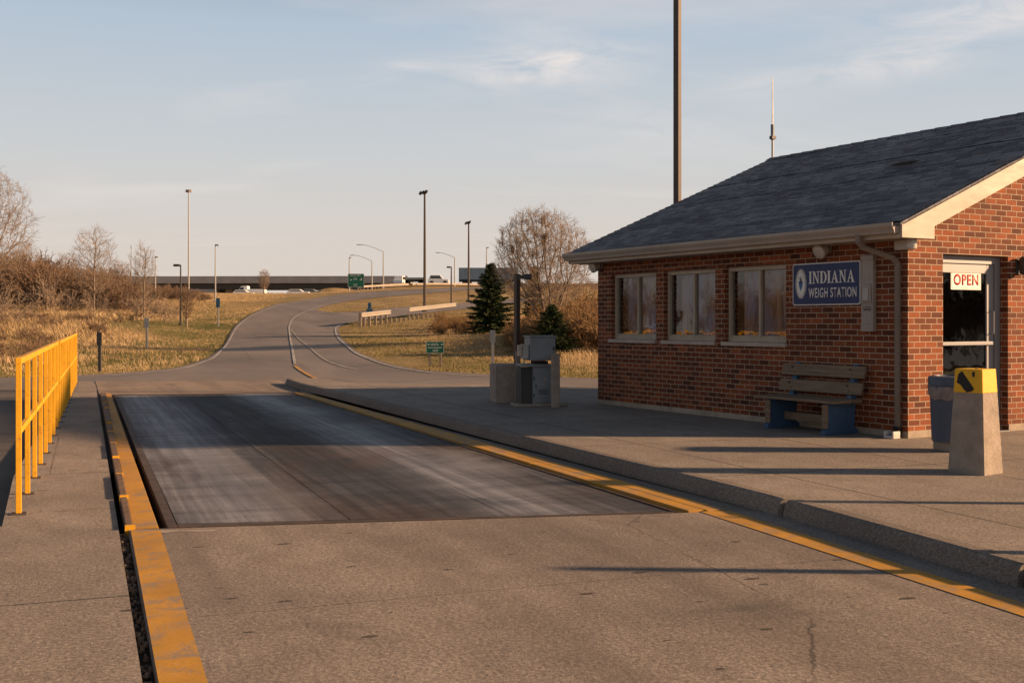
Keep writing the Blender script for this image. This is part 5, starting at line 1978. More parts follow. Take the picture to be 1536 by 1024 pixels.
# ------------------------------------------------------------------ vehicles far away
def car(label, px, py, Y, length, mat, suv=True, rz=0.0):
    t = thing('parked_car' if rz is None else 'car', label, 'car', (Xat(px, Y), Y, Zat(py, Y)), rz or 0.0)
    L, W, Hh = length, 1.85, 1.75 if suv else 1.45
    body = [(-L / 2, 0.3), (L / 2, 0.3), (L / 2, 0.75), (L * 0.46, 0.92), (L * 0.25, 1.0), (-L * 0.47, 1.05), (-L / 2, 0.9)]
    cab = [(L * 0.24, 1.0), (L * 0.08, Hh), (-L * 0.38, Hh), (-L * 0.46, 1.04)]
    M_ = Matrix(((1, 0, 0, 0), (0, 0, -1, W / 2), (0, 1, 0, 0), (0, 0, 0, 1)))
    MB().extrude(body, M_, W).build('body', mat, t, bevel=0.06)
    MB().extrude(cab, Matrix.Translation((0, -0.1, 0.002)) @ M_, W - 0.2).build('cabin', mat, t, bevel=0.06)
    wn = [(L * 0.19, 1.06), (L * 0.06, Hh - 0.14), (-L * 0.35, Hh - 0.14), (-L * 0.41, 1.06)]
    for yy in (-W / 2 + 0.09, W / 2 - 0.13):
        MB().extrude(wn, Matrix(((1, 0, 0, 0), (0, 0, -1, yy + 0.03), (0, 1, 0, 0), (0, 0, 0, 1))), 0.05).build('window', MT['carglass'], t)
    for xx in (-L * 0.32, L * 0.32):
        for yy in (-W / 2 + 0.1, W / 2 - 0.1):
            mm = MB().lathe([(0.34, -0.11), (0.34, 0.11)], 14)
            mm.v = [(p[0] + xx, p[2] + yy, p[1] + 0.34) for p in mm.v]
            mm.build('wheel', MT['tyre'], t)
    return t


def box_truck(name, label, px, py, Y, L, Hh, mat, cab=True, rz=0.0):
    t = thing(name, label, 'truck' if cab else 'trailer', (Xat(px, Y), Y, Zat(py, Y)), rz)
    MB().bx(-L / 2, L / 2, -1.25, 1.25, 1.0, Hh).build('cargo_box', mat, t, bevel=0.05)
    MB().bx(-L / 2, L / 2 + (1.8 if cab else 0), -0.9, 0.9, 0.6, 0.99).build('chassis', MT['darkpole'], t)
    if cab:
        cb = [(L / 2 + 0.15, 0.995), (L / 2 + 2.1, 0.995), (L / 2 + 2.1, 1.5), (L / 2 + 1.5, 2.5), (L / 2 + 0.15, 2.6)]
        MB().extrude(cb, Matrix(((1, 0, 0, 0), (0, 0, -1, 1.15), (0, 1, 0, 0), (0, 0, 0, 1))), 2.3).build('cab', mat, t, bevel=0.06)
        MB().extrude([(L / 2 + 0.9, 1.6), (L / 2 + 1.95, 1.6), (L / 2 + 1.5, 2.35), (L / 2 + 0.9, 2.35)], Matrix(((1, 0, 0, 0), (0, 0, -1, 1.17), (0, 1, 0, 0), (0, 0, 0, 1))), 2.34).build('window', MT['carglass'], t)
    for xx in ((-L * 0.36, -L * 0.26, L / 2 + 1.1) if cab else (-L * 0.4, -L * 0.33, L * 0.3, L * 0.37)):
        for yy in (-1.05, 1.05):
            mm = MB().lathe([(0.5, -0.14), (0.5, 0.14)], 14)
            mm.v = [(p[0] + xx, p[2] + yy, p[1] + 0.5) for p in mm.v]
            mm.build('wheel', MT['tyre'], t)
    return t


hwy = MB()
hY0, hY1 = 205.0, 236.0
vs = []
for i in range(30):
    px = 585 + i * 14
    for Y_ in (hY0, hY1):
        vs.append((Xat(px, 220), Y_, Zat(427.5, 215)))
hwy.add(vs, [(2 * i, 2 * i + 2, 2 * i + 3, 2 * i + 1) for i in range(29)])
hw = hwy.build('highway', MT['asphalt'], uvf=lane_uvf)
tag(hw, kind='structure')
hz_ = Zat(427.5, 215)
MB2 = MB().bx(Xat(585, 220), Xat(990, 220), hY0, hY1, hz_ - 4, hz_ - 0.01)
tag(MB2.build('highway_bank', MT['ground']), kind='structure')
car('white sport utility vehicle on the highway left of the blue trailer', 658, 426.6, 212, 3.9, MT['carwhite'])
car('white van seen end on at the end of the overpass behind the far guardrail', 601, 427.4, 225, 4.6, MT['carwhite'], rz=R(82))
box_truck('flatbed_trailer', 'low grey trailer on the highway between the white van and the white vehicle', 622, 427.2, 226, 4.2, 1.45, MT['greymetal'], cab=False)
box_truck('semi_trailer', 'long blue grey semi trailer on the highway behind the big spruce', 733, 427.4, 220, 11.5, 3.3, MT['trailerblue'], cab=False)
uY = 235
car('white car under the overpass right of the pale pier', 366, 445.5, uY, 4.4, MT['carwhite'], suv=False)
box_truck('box_truck', 'white truck under the overpass with its box to the right', 386, 447.5, uY + 3, 3.4, 1.9, MT['carwhite'], rz=R(180))
car('pale car parked under the overpass left of the orange bank', 448, 444.5, uY, 4.6, MT['carwhite'], suv=False)
car('grey car under the overpass beside the orange bank', 468, 444.0, uY + 4, 4.4, MT['greymetal'], suv=False)
# earth bank at the abutment
m = MB()
bx0, bx1 = Xat(474, 240), Xat(530, 240)
n = 14
vs = []
for i in range(n + 1):
    f = i / n
    x_ = bx0 + (bx1 - bx0) * f
    hgt = 1.35 * math.sin(math.pi * min(1.0, 0.08 + f * 0.9)) ** 0.5
    vs += [(x_, 238, Zat(446, 240)), (x_, 241, Zat(441, 240) + hgt), (x_, 250, Zat(440, 240) + hgt)]
m.add(vs, [(3 * i + j, 3 * i + 3 + j, 3 * i + 4 + j, 3 * i + 1 + j) for i in range(n) for j in range(2)])
tag(m.build('earth_bank', MT['ground']), kind='structure')


# ================================================================== TREES AND BRUSH
def seg_mesh(segs, n):
    """segs: list of (p0, p1, r0, r1) to one vertex/face array of n-sided cones"""
    P0 = np.array([s[0] for s in segs])
    P1 = np.array([s[1] for s in segs])
    r0 = np.array([s[2] for s in segs])[:, None]
    r1 = np.array([s[3] for s in segs])[:, None]
    D = P1 - P0
    D /= np.linalg.norm(D, axis=1, keepdims=True) + 1e-9
    ref = np.where(np.abs(D[:, 2:3]) > 0.9, np.array([[1.0, 0, 0]]), np.array([[0, 0, 1.0]]))
    S = np.cross(D, ref)
    S /= np.linalg.norm(S, axis=1, keepdims=True) + 1e-9
    T = np.cross(D, S)
    V = []
    for P, r_ in ((P0, r0), (P1, r1)):
        for k in range(n):
            a = 2 * math.pi * k / n
            V.append(P + (S * math.cos(a) + T * math.sin(a)) * r_)
    V = np.stack(V, 1)
    m = len(segs)
    base = (np.arange(m) * 2 * n)[:, None]
    Fc = []
    for k in range(n):
        Fc.append(base + np.array([[k, (k + 1) % n, n + (k + 1) % n, n + k]]))
    return V.reshape(-1, 3), np.concatenate(Fc)


def rand_perp(rg, d):
    v = Vector((rg.gauss(0, 1), rg.gauss(0, 1), rg.gauss(0, 1)))
    v = v - d * v.dot(d)
    return v.normalized() if v.length > 1e-4 else Vector((1, 0, 0))


def grow(rg, p, d, L, r, lvl, maxl, out, up=0.12, spread=0.75, kids=(3, 5), wob=0.16, rmin=0.006, lr=0.62):
    n = 4 if lvl < 2 else 3
    pts = [p]
    q = p.copy()
    dd = d.copy()
    for i in range(n):
        dd = (dd + rand_perp(rg, dd) * wob + Vector((0, 0, up * 0.35))).normalized()
        q2 = q + dd * (L / n)
        ra, rb = r * (1 - 0.55 * i / n), r * (1 - 0.55 * (i + 1) / n)
        out.append((tuple(q), tuple(q2), max(ra, rmin), max(rb, rmin * 0.8), lvl))
        q = q2
        pts.append(q)
    if lvl >= maxl:
        return
    nk = rg.randint(*kids)
    for k in range(nk):
        f = 0.25 + 0.75 * (k + rg.random() * 0.8) / nk
        f = min(f, 0.99)
        i = min(int(f * n), n - 1)
        pt = pts[i].lerp(pts[i + 1], f * n - i)
        ax_ = (pts[i + 1] - pts[i]).normalized()
        nd = (ax_ + rand_perp(rg, ax_) * spread * rg.uniform(0.6, 1.2) + Vector((0, 0, up))).normalized()
        grow(rg, pt, nd, L * lr * rg.uniform(0.75, 1.2) * (1.1 - 0.4 * f), r * 0.55 * (1 - 0.3 * f), lvl + 1, maxl, out, up, spread, kids, wob, rmin, lr)
    # leader
    grow(rg, q, dd, L * 0.6, r * 0.45, lvl + 1, maxl, out, up, spread, kids, wob, rmin, lr)


def tree_obj(name, label, cat, loc, segs, bark, twig, group=None, split=1, rz=0.0):
    t = thing(name, label, cat, loc, rz, group)
    A = [s for s in segs if s[4] <= split]
    B = [s for s in segs if s[4] > split]
    if A:
        V, Fc = seg_mesh(A, 6)
        o_ = bulk_mesh('trunk', V, Fc, bark, t)
        o_.data.polygons.foreach_set('use_smooth', [True] * len(o_.data.polygons))
    if B:
        V, Fc = seg_mesh(B, 3)
        bulk_mesh('crown', V, Fc, twig, t)
    return t


def ground_at(px, Y):
    x = Xat(px, Y)
    return (x, Y, prof(x, Y) - 0.1)


def fit(segs, w, h, cx=0.0):
    xs = sorted(q for s_ in segs for q in (s_[0][0], s_[1][0]))
    lo, hi = xs[int(len(xs) * 0.004)], xs[int(len(xs) * 0.996)]
    zm = max(s_[1][2] for s_ in segs)
    kx_, kz_ = w / (hi - lo), h / zm
    c0 = (lo + hi) / 2
    f = lambda p: ((p[0] - c0 * min(1, p[2] / zm * 1.5)) * kx_ + cx * p[2] / zm, p[1] * kx_, p[2] * kz_)
    return [(f(a), f(b_), r0, r1, l) for a, b_, r0, r1, l in segs]


def crown_tree(seed, stems, attract, step, kill, reach, rtip=0.0052, rmax=0.16, twigs=3, tl=(0.18, 0.42), up=0.05, jit=0.16):
    """branches grown towards points spread through the crown"""
    g = np.random.default_rng(seed)
    nodes, par = [], []
    for st_ in stems:
        last = -1
        for p in st_:
            if last == -1 and nodes and np.linalg.norm(np.array(nodes[0]) - np.array(p)) < 1e-6:
                last = 0
                continue
            nodes.append(np.array(p, float))
            par.append(last)
            last = len(nodes) - 1
    A = np.array(attract)
    nd = np.full(len(A), 1e9)
    ni = np.zeros(len(A), int)
    fresh = list(range(len(nodes)))
    for it in range(140):
        P = np.array([nodes[i] for i in fresh])
        D = np.linalg.norm(A[:, None, :] - P[None, :, :], axis=2)
        j = D.argmin(1)
        d = D[np.arange(len(A)), j]
        m = d < nd
        nd[m] = d[m]
        ni[m] = np.array(fresh)[j[m]]
        keep = nd > kill
        A, nd, ni = A[keep], nd[keep], ni[keep]
        if len(A) == 0:
            break
        act = nd < reach
        acc = {}
        for q in np.nonzero(act)[0]:
            v = A[q] - nodes[ni[q]]
            acc.setdefault(ni[q], []).append(v / np.linalg.norm(v))
        if not acc:
            reach *= 1.5
            fresh = [0]
            continue
        fresh = []
        for i, vs_ in acc.items():
            v = np.mean(vs_, 0) + g.normal(0, jit, 3) + np.array([0, 0, up])
            if par[i] >= 0:
                w_ = nodes[i] - nodes[par[i]]
                v = v + 0.35 * w_ / (np.linalg.norm(w_) + 1e-9)
            v = v / (np.linalg.norm(v) + 1e-9) * step
            nodes.append(nodes[i] + v)
            par.append(i)
            fresh.append(len(nodes) - 1)
    n = len(nodes)
    kids_ = [0] * n
    w3 = [0.0] * n
    for i in range(n - 1, -1, -1):
        if kids_[i] == 0:
            w3[i] = rtip ** 2.2
        if par[i] >= 0:
            w3[par[i]] += w3[i]
            kids_[par[i]] += 1
    rad = [min(rmax, w ** (1 / 2.2)) for w in w3]
    out = []
    for i in range(n):
        if par[i] >= 0:
            r0 = rad[i] if kids_[par[i]] > 1 else rad[par[i]]
            out.append((tuple(nodes[par[i]]), tuple(nodes[i]), min(r0 * 1.05, rad[par[i]]), rad[i], 0 if rad[i] > 0.022 else 3))
            if rad[i] < rtip * 3.2:
                dr = nodes[i] - nodes[par[i]]
                dr /= np.linalg.norm(dr) + 1e-9
                for q in range(twigs if kids_[i] == 0 else (1 if g.random() < 0.75 else 0)):
                    v = dr + g.normal(0, 0.36, 3) + np.array([0, 0, 0.12 + up])
                    v /= np.linalg.norm(v)
                    L = g.uniform(*tl)
                    mid = nodes[i] + v * L * 0.5
                    v2 = v + g.normal(0, 0.18, 3)
                    v2 /= np.linalg.norm(v2)
                    e_ = mid + v2 * L * 0.5
                    out.append((tuple(nodes[i]), tuple(mid), rtip, rtip * 0.8, 3))
                    out.append((tuple(mid), tuple(e_), rtip * 0.8, rtip * 0.55, 3))
                    v3 = v + g.normal(0, 0.5, 3)
                    v3 /= np.linalg.norm(v3)
                    out.append((tuple(mid), tuple(mid + v3 * L * 0.45), rtip * 0.7, rtip * 0.5, 3))
    return out


def dome(seed, n, cx, cz, rx, rz, zmin, inner=0.25):
    g = np.random.default_rng(seed)
    out = []
    while len(out) < n:
        p = g.uniform(-1, 1, 3)
        q = np.linalg.norm(p)
        if q > 1 or q < inner * g.random():
            continue
        w_ = np.array([cx * (p[2] * rz + cz) / (cz + rz) + p[0] * rx, p[1] * rx, cz + p[2] * rz])
        if w_[2] < zmin + 0.25 * abs(p[0]) * rx:
            continue
        out.append(w_)
    return out


# big bare tree behind the brush: several stems under a rounded fine-twigged crown
_g = ground_at(822, 50)
th = Zat(311, 50) - _g[2]
stems = []
for (ex, ey_, ez) in ((-0.75, 0.2, 2.0), (-0.3, -0.2, 2.3), (0.1, 0.15, 2.4), (0.5, -0.1, 2.1), (0.75, 0.25, 2.5)):
    stems.append([(ex * f ** 1.15, ey_ * f, ez * f) for f in (0.0, 0.2, 0.4, 0.6, 0.8, 1.0)])
segs = crown_tree(4, stems, dome(4, 3600, -0.35, th * 0.60, 2.2, th * 0.37, 1.7), 0.13, 0.15, 1.3, rtip=0.0052, rmax=0.085, twigs=4, tl=(0.2, 0.5), up=0.28, jit=0.09)
bt = tree_obj('bare_tree', 'large bare tree with many pale stems rising above the brush left of the building', 'tree', _g, segs, MT['bark'], MT['twig'], split=1)
# tree entering at the left edge
_g = ground_at(-20, 64)
th = Zat(252, 64) - _g[2]
segs = crown_tree(8, [[(0.05 * f, 0, th * 0.36 * f) for f in (0, 0.15, 0.3, 0.45, 0.6, 0.75, 0.9, 1.0)]], dome(9, 2200, 0.0, th * 0.64, 2.55, th * 0.36, th * 0.3), 0.16, 0.22, 1.8, rtip=0.006, rmax=0.2, twigs=4, tl=(0.25, 0.6), up=0.15, jit=0.1)
lt_ = tree_obj('bare_tree', 'bare tree reaching in from the left frame edge above the russet thicket', 'tree', _g, segs, MT['bark'], MT['twig'], split=1)


def slim_tree(seed, hgt, spread=0.5, maxl=4, kids=(3, 5)):
    rg_ = random.Random(seed)
    s_ = []
    # tall leader with short ascending branches
    n = 9
    p = Vector((0, 0, 0))
    d = Vector((0, 0, 1))
    r0 = hgt * 0.014
    for i in range(n):
        d = (d + rand_perp(rg_, d) * 0.05).normalized()
        q = p + d * hgt / n
        s_.append((tuple(p), tuple(q), r0 * (1 - i / n) + 0.008, r0 * (1 - (i + 1) / n) + 0.007, 0))
        if i >= 2:
            for k in range(rg_.randint(*kids)):
                nd = (Vector((rg_.gauss(0, 1), rg_.gauss(0, 1), 0)).normalized() * spread + Vector((0, 0, 0.8))).normalized()
                grow(rg_, p.lerp(q, rg_.random()), nd, hgt * 0.22 * (1.15 - i / n), r0 * 0.4, 2, maxl, s_, up=0.15, spread=0.55, kids=(2, 3), rmin=0.007)
        p = q
    return s_


def up_to(px, Y, py):
    x, y_, z = ground_at(px, Y)
    return Zat(py, Y) - z


for (nm, lab, px, Y, pyt, sprd, seed) in [
    ('young_tree', 'young bare tree with an upswept crown, tallest above the left thicket', 141, 84, 338, 0.62, 21),
    ('sapling', 'thin bare sapling standing right of the upswept young tree in the meadow', 216, 80, 364, 0.3, 22),
    ('sapling', 'very slender dead sapling left of the thin meadow sapling', 197, 96, 375, 0.18, 23),
    ('young_tree', 'small bare tree at the right end of the dark thicket', 181, 98, 390, 0.6, 24),
    ('sapling', 'bushy brown sapling beside the black street light', 280, 70, 427, 0.42, 25),
    ('young_tree', 'slight bare tree rising from the middle of the russet thicket', 100, 104, 378, 0.6, 27),
    ('young_tree', 'small dark bare tree in the thicket nearest the left edge tree', 38, 100, 362, 0.7, 28),
    ('sapling', 'tiny bare tree before the overpass near the road crest', 396, 150, 404, 0.6, 26),
]:
    hgt = up_to(px, Y, pyt)
    if sprd < 0.25:
        sg_ = slim_tree(seed, hgt, sprd, 4, (1, 2))
    else:
        rx = hgt * (0.22 if sprd >= 0.6 else 0.13)
        sg_ = crown_tree(seed, [[(0, 0, hgt * 0.05 * k) for k in range(9)] + [(0.02 * k, 0, hgt * (0.4 + 0.06 * k)) for k in range(1, 8)]], dome(seed, 1100, 0.0, hgt * 0.57, rx, hgt * 0.40, hgt * 0.16), hgt * 0.028, hgt * 0.034, hgt * 0.3, rtip=0.0068, rmax=0.07, twigs=3, tl=(hgt * 0.04, hgt * 0.10), up=0.5, jit=0.08)
    tree_obj(nm, lab, 'tree', ground_at(px, Y), sg_, MT['bark'], MT['twig'] if seed != 25 else MT['brush'], split=1)


# shrubs: a few shapes, copied
def shrub_segs(seed, h=1.0, stems=9, lean=0.75, maxl=4):
    rg_ = random.Random(seed)
    s_ = []
    for i in range(stems):
        a = rg_.uniform(0, 6.283)
        k = rg_.uniform(0.05, lean)
        grow(rg_, Vector((0.12 * math.cos(a), 0.12 * math.sin(a), 0)), Vector((k * math.cos(a), k * math.sin(a), 1)).normalized(), h * rg_.uniform(0.3, 0.5), 0.011 * h, 1, maxl, s_, up=0.03, spread=0.95, kids=(3, 4), wob=0.28, rmin=0.0042, lr=0.66)
    return s_


shrub_arr = [seg_mesh(shrub_segs(40 + i, 1.0), 3) for i in range(5)]


def thicket(name, spots, mat, seed):
    """spots: list of (x, y, z, height, width)"""
    g = np.random.default_rng(seed)
    VV, FF = [], []
    off = 0
    for (x, y_, z, hh, ww) in spots:
        V, Fc = shrub_arr[g.integers(0, len(shrub_arr))]
        a = g.uniform(0, 6.283)
        ca, sa_ = math.cos(a), math.sin(a)
        W = np.stack([(V[:, 0] * ca - V[:, 1] * sa_) * ww + x, (V[:, 0] * sa_ + V[:, 1] * ca) * ww + y_, V[:, 2] * hh + z], 1)
        VV.append(W)
        FF.append(Fc + off)
        off += len(V)
    return bulk_mesh(name, np.concatenate(VV), np.concatenate(FF), mat)


rg = random.Random(77)
spots = []
for i in range(120):
    px = rg.uniform(-90, 215)
    Y = rg.uniform(86, 122)
    x, y_, z = ground_at(px, Y)
    topy = 356 + max(0, px) * 0.22 + rg.uniform(-4, 26)
    if px < 0:
        topy = 352 + rg.uniform(-6, 18)
    hh = max(0.8, (Zat(topy, Y) - z))
    spots.append((x, y_, z, hh, hh * rg.uniform(0.75, 1.1)))
for i in range(60):
    px = rg.uniform(180, 318)
    Y = rg.uniform(105, 140)
    x, y_, z = ground_at(px, Y)
    hh = max(0.6, Zat(424 + max(0, px - 250) * 0.15 + rg.uniform(-7, 7), Y) - z) * 0.9
    spots.append((x, y_, z, hh, hh))
tag(thicket('thicket', spots, MT['brush'], 1), kind='stuff')
spots = []
for i in range(95):
    px = rg.uniform(768, 960)
    Y = rg.uniform(44, 60)
    x, y_, z = ground_at(px, Y)
    topy = 462 + rg.uniform(-16, 30)
    if px < 800:
        topy += 18
    if px > 835:
        topy -= 28
    hh = max(0.6, Zat(topy, Y) - z)
    spots.append((x, y_, z, hh, hh * rg.uniform(0.8, 1.2)))
tag(thicket('brush', spots, MT['brushtan'], 2), kind='stuff')
spots = []
for i in range(40):
    px = rg.uniform(650, 715)
    Y = rg.uniform(62, 74)
    x, y_, z = ground_at(px, Y)
    spots.append((x, y_, z, rg.uniform(0.7, 1.5), rg.uniform(0.6, 1.0)))
tag(thicket('tall_grass', spots, MT['brushtan'], 3), kind='stuff')
spots = []
for i in range(30):
    px = rg.uniform(800, 1000)
    Y = rg.uniform(140, 170)
    x, y_, z = ground_at(px, Y)
    hh = max(1.0, Zat(422 + rg.uniform(-6, 8), Y) - z)
    spots.append((x, y_, z, hh, hh))
for i in range(60):
    px = rg.uniform(330, 560)
    Y = rg.uniform(320, 380)
    x, y_, z = ground_at(px, Y)
    hh = Zat(436.5 + rg.uniform(-2, 3), Y) - z
    spots.append((x, y_, z, hh, hh))
tag(thicket('far_trees', spots, MT['twig'], 4), kind='stuff')

# growth beyond the frame on both sides, mirrored in the window and door glass
spots = []
for i in range(90):
    x = rg.uniform(-95, -52)
    Y = rg.uniform(8, 75)
    if x > -Y * 0.47 - 14:
        continue
    hh = rg.uniform(3.0, 7.0)
    spots.append((x, Y, prof(x, Y) - 0.1, hh, hh * rg.uniform(0.7, 1.0)))
tag(thicket('thicket', spots, MT['brush'], 6), kind='stuff')
spots = []
for i in range(110):
    x = rg.uniform(46, 66)
    Y = rg.uniform(-32, 26)
    hh = rg.uniform(4.0, 8.0)
    spots.append((x, Y, -0.1, hh, hh * rg.uniform(0.6, 0.9)))
tag(thicket('hedgerow', spots, MT['twig'], 7), kind='stuff')

# single shrubs in the meadow
shr = None
for (px, Y, pyt, lab) in [(70, 82, 402, 'round bare shrub in front of the left part of the thicket'), (213, 76, 424, 'low brown shrub at the foot of the thin meadow sapling'), (4, 60, 408, 'brown shrub at the left frame edge above the railing'),
                          (148, 80, 425, 'low tan shrub beneath the upswept young tree'), (108, 80, 426, 'small spread shrub left of the upswept young tree'), (254, 74, 437, 'small dark shrub left of the black street light')]:
    x, y_, z = ground_at(px, Y)
    if shr is None:
        V, Fc = shrub_arr[0]
        shr = bulk_mesh('shrub', V, Fc, MT['twig'])
        o_ = shr
    else:
        o_ = shr.copy()
        C.objects.link(o_)
    hh = Zat(pyt, Y) - z
    o_.location = (x, y_, z)
    o_.scale = (hh * 0.9, hh * 0.9, hh)
    o_.rotation_euler = (0, 0, px)
    tag(o_, lab, 'shrub', 'bare shrubs in the meadow')


spots = []
for i in range(130):
    px = rg.uniform(-40, 300)
    Y = rg.uniform(40, 78)
    x, y_, z = ground_at(px, Y)
    if polydist(road_poly, [x], [y_])[0] < 6:
        continue
    hh = rg.uniform(0.45, 1.0)
    spots.append((x, y_, z + 0.05, hh, hh * rg.uniform(0.8, 1.5)))
tag(thicket('weeds', spots, MT['brush'], 8), kind='stuff')

# spruces
def spruce(label, px, Y, pyt, seed, width=0.36):
    rg_ = np.random.default_rng(seed)
    x, y_, z = ground_at(px, Y)
    hgt = Zat(pyt, Y) - z
    t = thing('spruce_tree', label, 'tree', (x, y_, z))
    V, Fc = seg_mesh([((0, 0, 0), (0, 0, hgt * 0.5), hgt * 0.028, hgt * 0.018), ((0, 0, hgt * 0.5), (0, 0, hgt * 0.99), hgt * 0.018, 0.008)], 8)
    bulk_mesh('trunk', V, Fc, MT['sprucebark'], t)
    tris, vs = [], []
    nb = 190
    for i in range(nb):
        f = (i + rg_.random()) / nb
        zb = hgt * (0.09 + 0.89 * f)
        R_ = hgt * width * (1 - f) ** 0.85 * rg_.uniform(0.55, 1.22) + 0.06
        a = i * 2.399 + rg_.normal(0, 0.35)
        dv = np.array([math.cos(a), math.sin(a)])
        pv = np.array([-dv[1], dv[0]])
        droop = rg_.uniform(0.1, 0.35) * (1 - f) - 0.35 * f
        ns = max(6, int(R_ / hgt * 85))
        for k in range(ns):
            s_ = (k + rg_.random()) / ns
            r_ = R_ * (0.12 + 0.88 * s_)
            zz = zb - droop * r_ + 0.22 * r_ * s_ * (1 - f) * (0.6)
            cpos = np.array([dv[0] * r_, dv[1] * r_, zz])
            for q in range(5):
                side = rg_.normal(0, 1)
                ln = hgt * 0.055 * (1.1 - 0.6 * s_) * rg_.uniform(0.7, 1.5)
                dr_ = np.array([dv[0] * 0.7 + pv[0] * side * 0.7, dv[1] * 0.7 + pv[1] * side * 0.7, rg_.normal(-0.2, 0.35)])
                dr_ /= np.linalg.norm(dr_)
                w_ = np.cross(dr_, rg_.normal(0, 1, 3))
                w_ = w_ / (np.linalg.norm(w_) + 1e-6) * ln * 0.2
                o0_ = len(vs)
                vs += [cpos - w_, cpos + w_, cpos + dr_ * ln]
                tris.append((o0_, o0_ + 1, o0_ + 2))
    bulk_mesh('crown', np.array(vs), np.array(tris), MT['spruce'], t)
    return t


spruce('full dark green spruce standing on the island grass left of the kiosk lamp', 736, 62, 394, 1, 0.43)
spruce('low spreading dark evergreen in the brown brush behind the control cabinet', 828, 43.5, 456, 2, 0.62)
spruce('narrow distant spruce behind the stems of the large bare tree', 801, 66, 398, 3, 0.2)

# ================================================================== LIGHT, SKY, CAMERA
SUN_EL = R(16.5)
SUN_AZ = R(93)          # clockwise from +Y (north): the sun stands to the right of the view
sd = Vector((math.sin(SUN_AZ) * math.cos(SUN_EL), math.cos(SUN_AZ) * math.cos(SUN_EL), math.sin(SUN_EL)))
ld = bpy.data.lights.new('sun', 'SUN')
ld.energy = 5.0
ld.angle = R(1.8)
ld.color = (1.0, 0.63, 0.35)
lo_ = bpy.data.objects.new('sun', ld)
lo_.rotation_euler = (-sd).to_track_quat('-Z', 'Y').to_euler()
lo_.location = sd * 60
C.objects.link(lo_)

w = bpy.data.worlds.new('World')
scene.world = w
w.use_nodes = True
nt = w.node_tree
bg = nt.nodes['Background']
sky = nt.nodes.new('ShaderNodeTexSky')
sky.sky_type = 'NISHITA'
sky.sun_disc = False
sky.sun_elevation = SUN_EL
sky.sun_rotation = SUN_AZ
sky.air_density = 1.2
sky.dust_density = 2.5
sky.ozone_density = 1.5
tc = nt.nodes.new('ShaderNodeTexCoord')
sp_ = nt.nodes.new('ShaderNodeSeparateXYZ')
nt.links.new(tc.outputs['Generated'], sp_.inputs[0])


def wmath(op, a, b=0.0):
    n_ = nt.nodes.new('ShaderNodeMath')
    n_.operation = op
    for s_, v in ((n_.inputs[0], a), (n_.inputs[1], b)):
        if hasattr(v, 'links'):
            nt.links.new(v, s_)
        else:
            s_.default_value = v
    return n_.outputs[0]


den = wmath('ADD', wmath('MAXIMUM', sp_.outputs[2], 0.0), 0.12)
cx2, cy2 = wmath('DIVIDE', sp_.outputs[0], den), wmath('DIVIDE', sp_.outputs[1], den)
cv = nt.nodes.new('ShaderNodeCombineXYZ')
nt.links.new(cx2, cv.inputs[0])
nt.links.new(cy2, cv.inputs[1])
mp = nt.nodes.new('ShaderNodeMapping')
mp.inputs['Scale'].default_value = (0.55, 1.0, 1)
mp.inputs['Rotation'].default_value = (0, 0, R(-14))
mp.inputs['Location'].default_value = (0.35, 0.2, 0)
nt.links.new(cv.outputs[0], mp.inputs[0])
nz = nt.nodes.new('ShaderNodeTexNoise')
nz.inputs['Scale'].default_value = 1.3
nz.inputs['Detail'].default_value = 7
nz.inputs['Roughness'].default_value = 0.55
nz.inputs['Distortion'].default_value = 0.5
nt.links.new(mp.outputs[0], nz.inputs['Vector'])
cr = nt.nodes.new('ShaderNodeValToRGB')
cr.color_ramp.elements[0].position = 0.51
cr.color_ramp.elements[1].position = 0.76
nt.links.new(nz.outputs['Fac'], cr.inputs[0])
ysafe = wmath('MAXIMUM', sp_.outputs[1], 0.05)
cu_, cv_ = wmath('DIVIDE', sp_.outputs[0], ysafe), wmath('DIVIDE', sp_.outputs[2], ysafe)
nz2 = nt.nodes.new('ShaderNodeTexNoise')
nz2.inputs['Scale'].default_value = 9.0
nz2.inputs['Detail'].default_value = 8
nz2.inputs['Roughness'].default_value = 0.62
nz2.inputs['Distortion'].default_value = 0.8
mp2 = nt.nodes.new('ShaderNodeMapping')
mp2.inputs['Scale'].default_value = (1.0, 1.0, 4.0)
nt.links.new(tc.outputs['Generated'], mp2.inputs[0])
nt.links.new(mp2.outputs[0], nz2.inputs['Vector'])
wisps = None
for (u_, v_, su, sv, k_) in ((0.022, 0.226, 0.075, 0.016, 1.0), (-0.095, 0.223, 0.03, 0.008, 0.5), (0.42, 0.272, 0.09, 0.016, 0.9), (0.36, 0.237, 0.08, 0.016, 0.55), (0.27, 0.213, 0.09, 0.012, 0.45), (0.12, 0.175, 0.12, 0.012, 0.3)):
    a_ = wmath('POWER', wmath('DIVIDE', wmath('SUBTRACT', cu_, u_), su), 2.0)
    b_ = wmath('POWER', wmath('DIVIDE', wmath('SUBTRACT', wmath('SUBTRACT', cv_, wmath('MULTIPLY', wmath('SUBTRACT', cu_, u_), 0.09)), v_), sv), 2.0)
    g_ = wmath('MULTIPLY', wmath('EXPONENT', wmath('MULTIPLY', wmath('ADD', a_, b_), -1.0)), k_)
    wisps = g_ if wisps is None else wmath('ADD', wisps, g_)
wr = nt.nodes.new('ShaderNodeMapRange')
wr.inputs['From Min'].default_value = 0.38
wr.inputs['From Max'].default_value = 0.66
nt.links.new(nz2.outputs['Fac'], wr.inputs[0])
cm = wmath('MINIMUM', wmath('ADD', wmath('MULTIPLY', cr.outputs[0], 0.45), wmath('MULTIPLY', wisps, wr.outputs[0])), 0.78)
tint = nt.nodes.new('ShaderNodeMix')
tint.data_type = 'RGBA'
tint.blend_type = 'MIX'
nt.links.new(cm, tint.inputs[0])
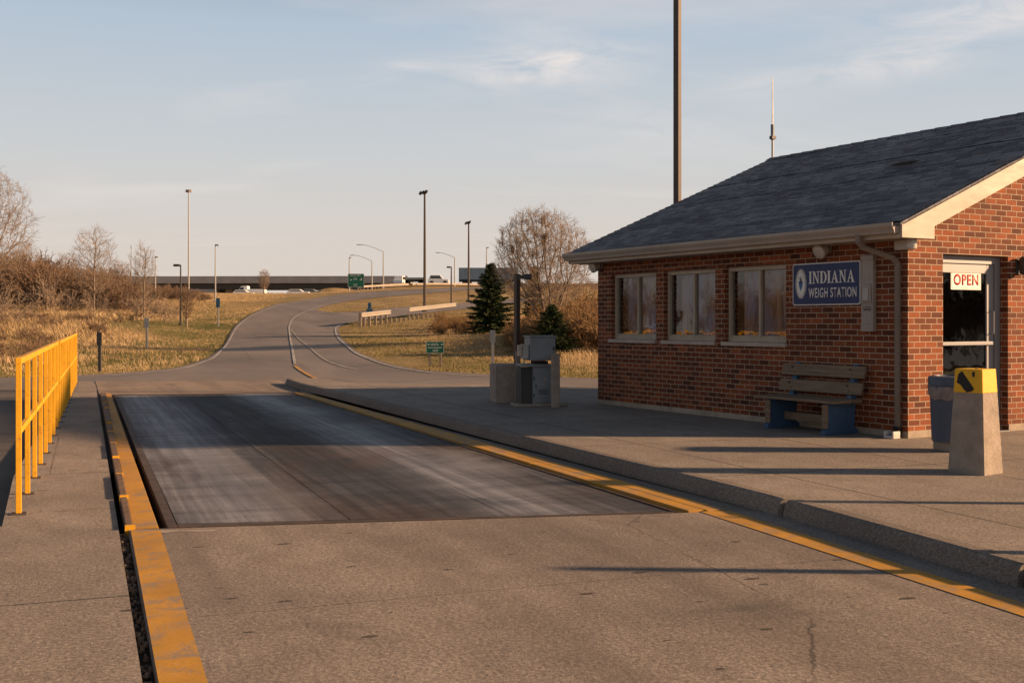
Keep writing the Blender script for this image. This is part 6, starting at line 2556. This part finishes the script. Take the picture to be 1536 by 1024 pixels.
hz = nt.nodes.new('ShaderNodeValToRGB')       # pale low-altitude air over the clear sky
e = hz.color_ramp.elements
stops = [(0.0, (3.6, 3.1, 2.7)), (0.07, (3.4, 3.08, 2.82)), (0.15, (2.9, 3.0, 3.1)), (0.24, (2.3, 2.7, 3.15)), (0.32, (1.95, 2.4, 3.0))]
while len(e) < len(stops):
    e.new(0.5)
for i_, (p_, c_) in enumerate(stops):
    e[i_].position = p_
    e[i_].color = (c_[0] / 4, c_[1] / 4, c_[2] / 4, 1)
nt.links.new(sp_.outputs[2], hz.inputs[0])
hs_ = nt.nodes.new('ShaderNodeVectorMath')
hs_.operation = 'SCALE'
hs_.inputs['Scale'].default_value = 4.0
nt.links.new(hz.outputs[0], hs_.inputs[0])
fade = nt.nodes.new('ShaderNodeMapRange')
fade.inputs['From Min'].default_value = 0.25
fade.inputs['From Max'].default_value = 0.48
fade.inputs['To Min'].default_value = 0.92
fade.inputs['To Max'].default_value = 0.0
nt.links.new(sp_.outputs[2], fade.inputs[0])
base = nt.nodes.new('ShaderNodeMix')
base.data_type = 'RGBA'
nt.links.new(fade.outputs[0], base.inputs[0])
sc_ = nt.nodes.new('ShaderNodeVectorMath')
sc_.operation = 'SCALE'
sc_.inputs['Scale'].default_value = 0.3
nt.links.new(sky.outputs[0], sc_.inputs[0])
nt.links.new(sc_.outputs[0], base.inputs[6])
nt.links.new(hs_.outputs[0], base.inputs[7])
nt.links.new(base.outputs[2], tint.inputs[6])
tint.inputs[7].default_value = (4.0, 3.65, 3.45, 1)
nt.links.new(tint.outputs[2], bg.inputs['Color'])
bg.inputs['Strength'].default_value = 0.10

cd = bpy.data.cameras.new('camera')
cd.sensor_width = 36.0
cd.lens = F / 1536 * 36.0
cd.shift_y = -(512 - HZ) / 1536
cd.clip_start = 0.05
cd.clip_end = 12000
co = bpy.data.objects.new('camera', cd)
co.location = (0, 0, H)
co.rotation_euler = (math.pi / 2, 0, 0)
C.objects.link(co)
scene.camera = co
scene.view_settings.view_transform = 'Standard'
scene.view_settings.look = 'None'
scene.view_settings.gamma = 1.0
scene.view_settings.use_curve_mapping = False
scene.view_settings.exposure = 1.12
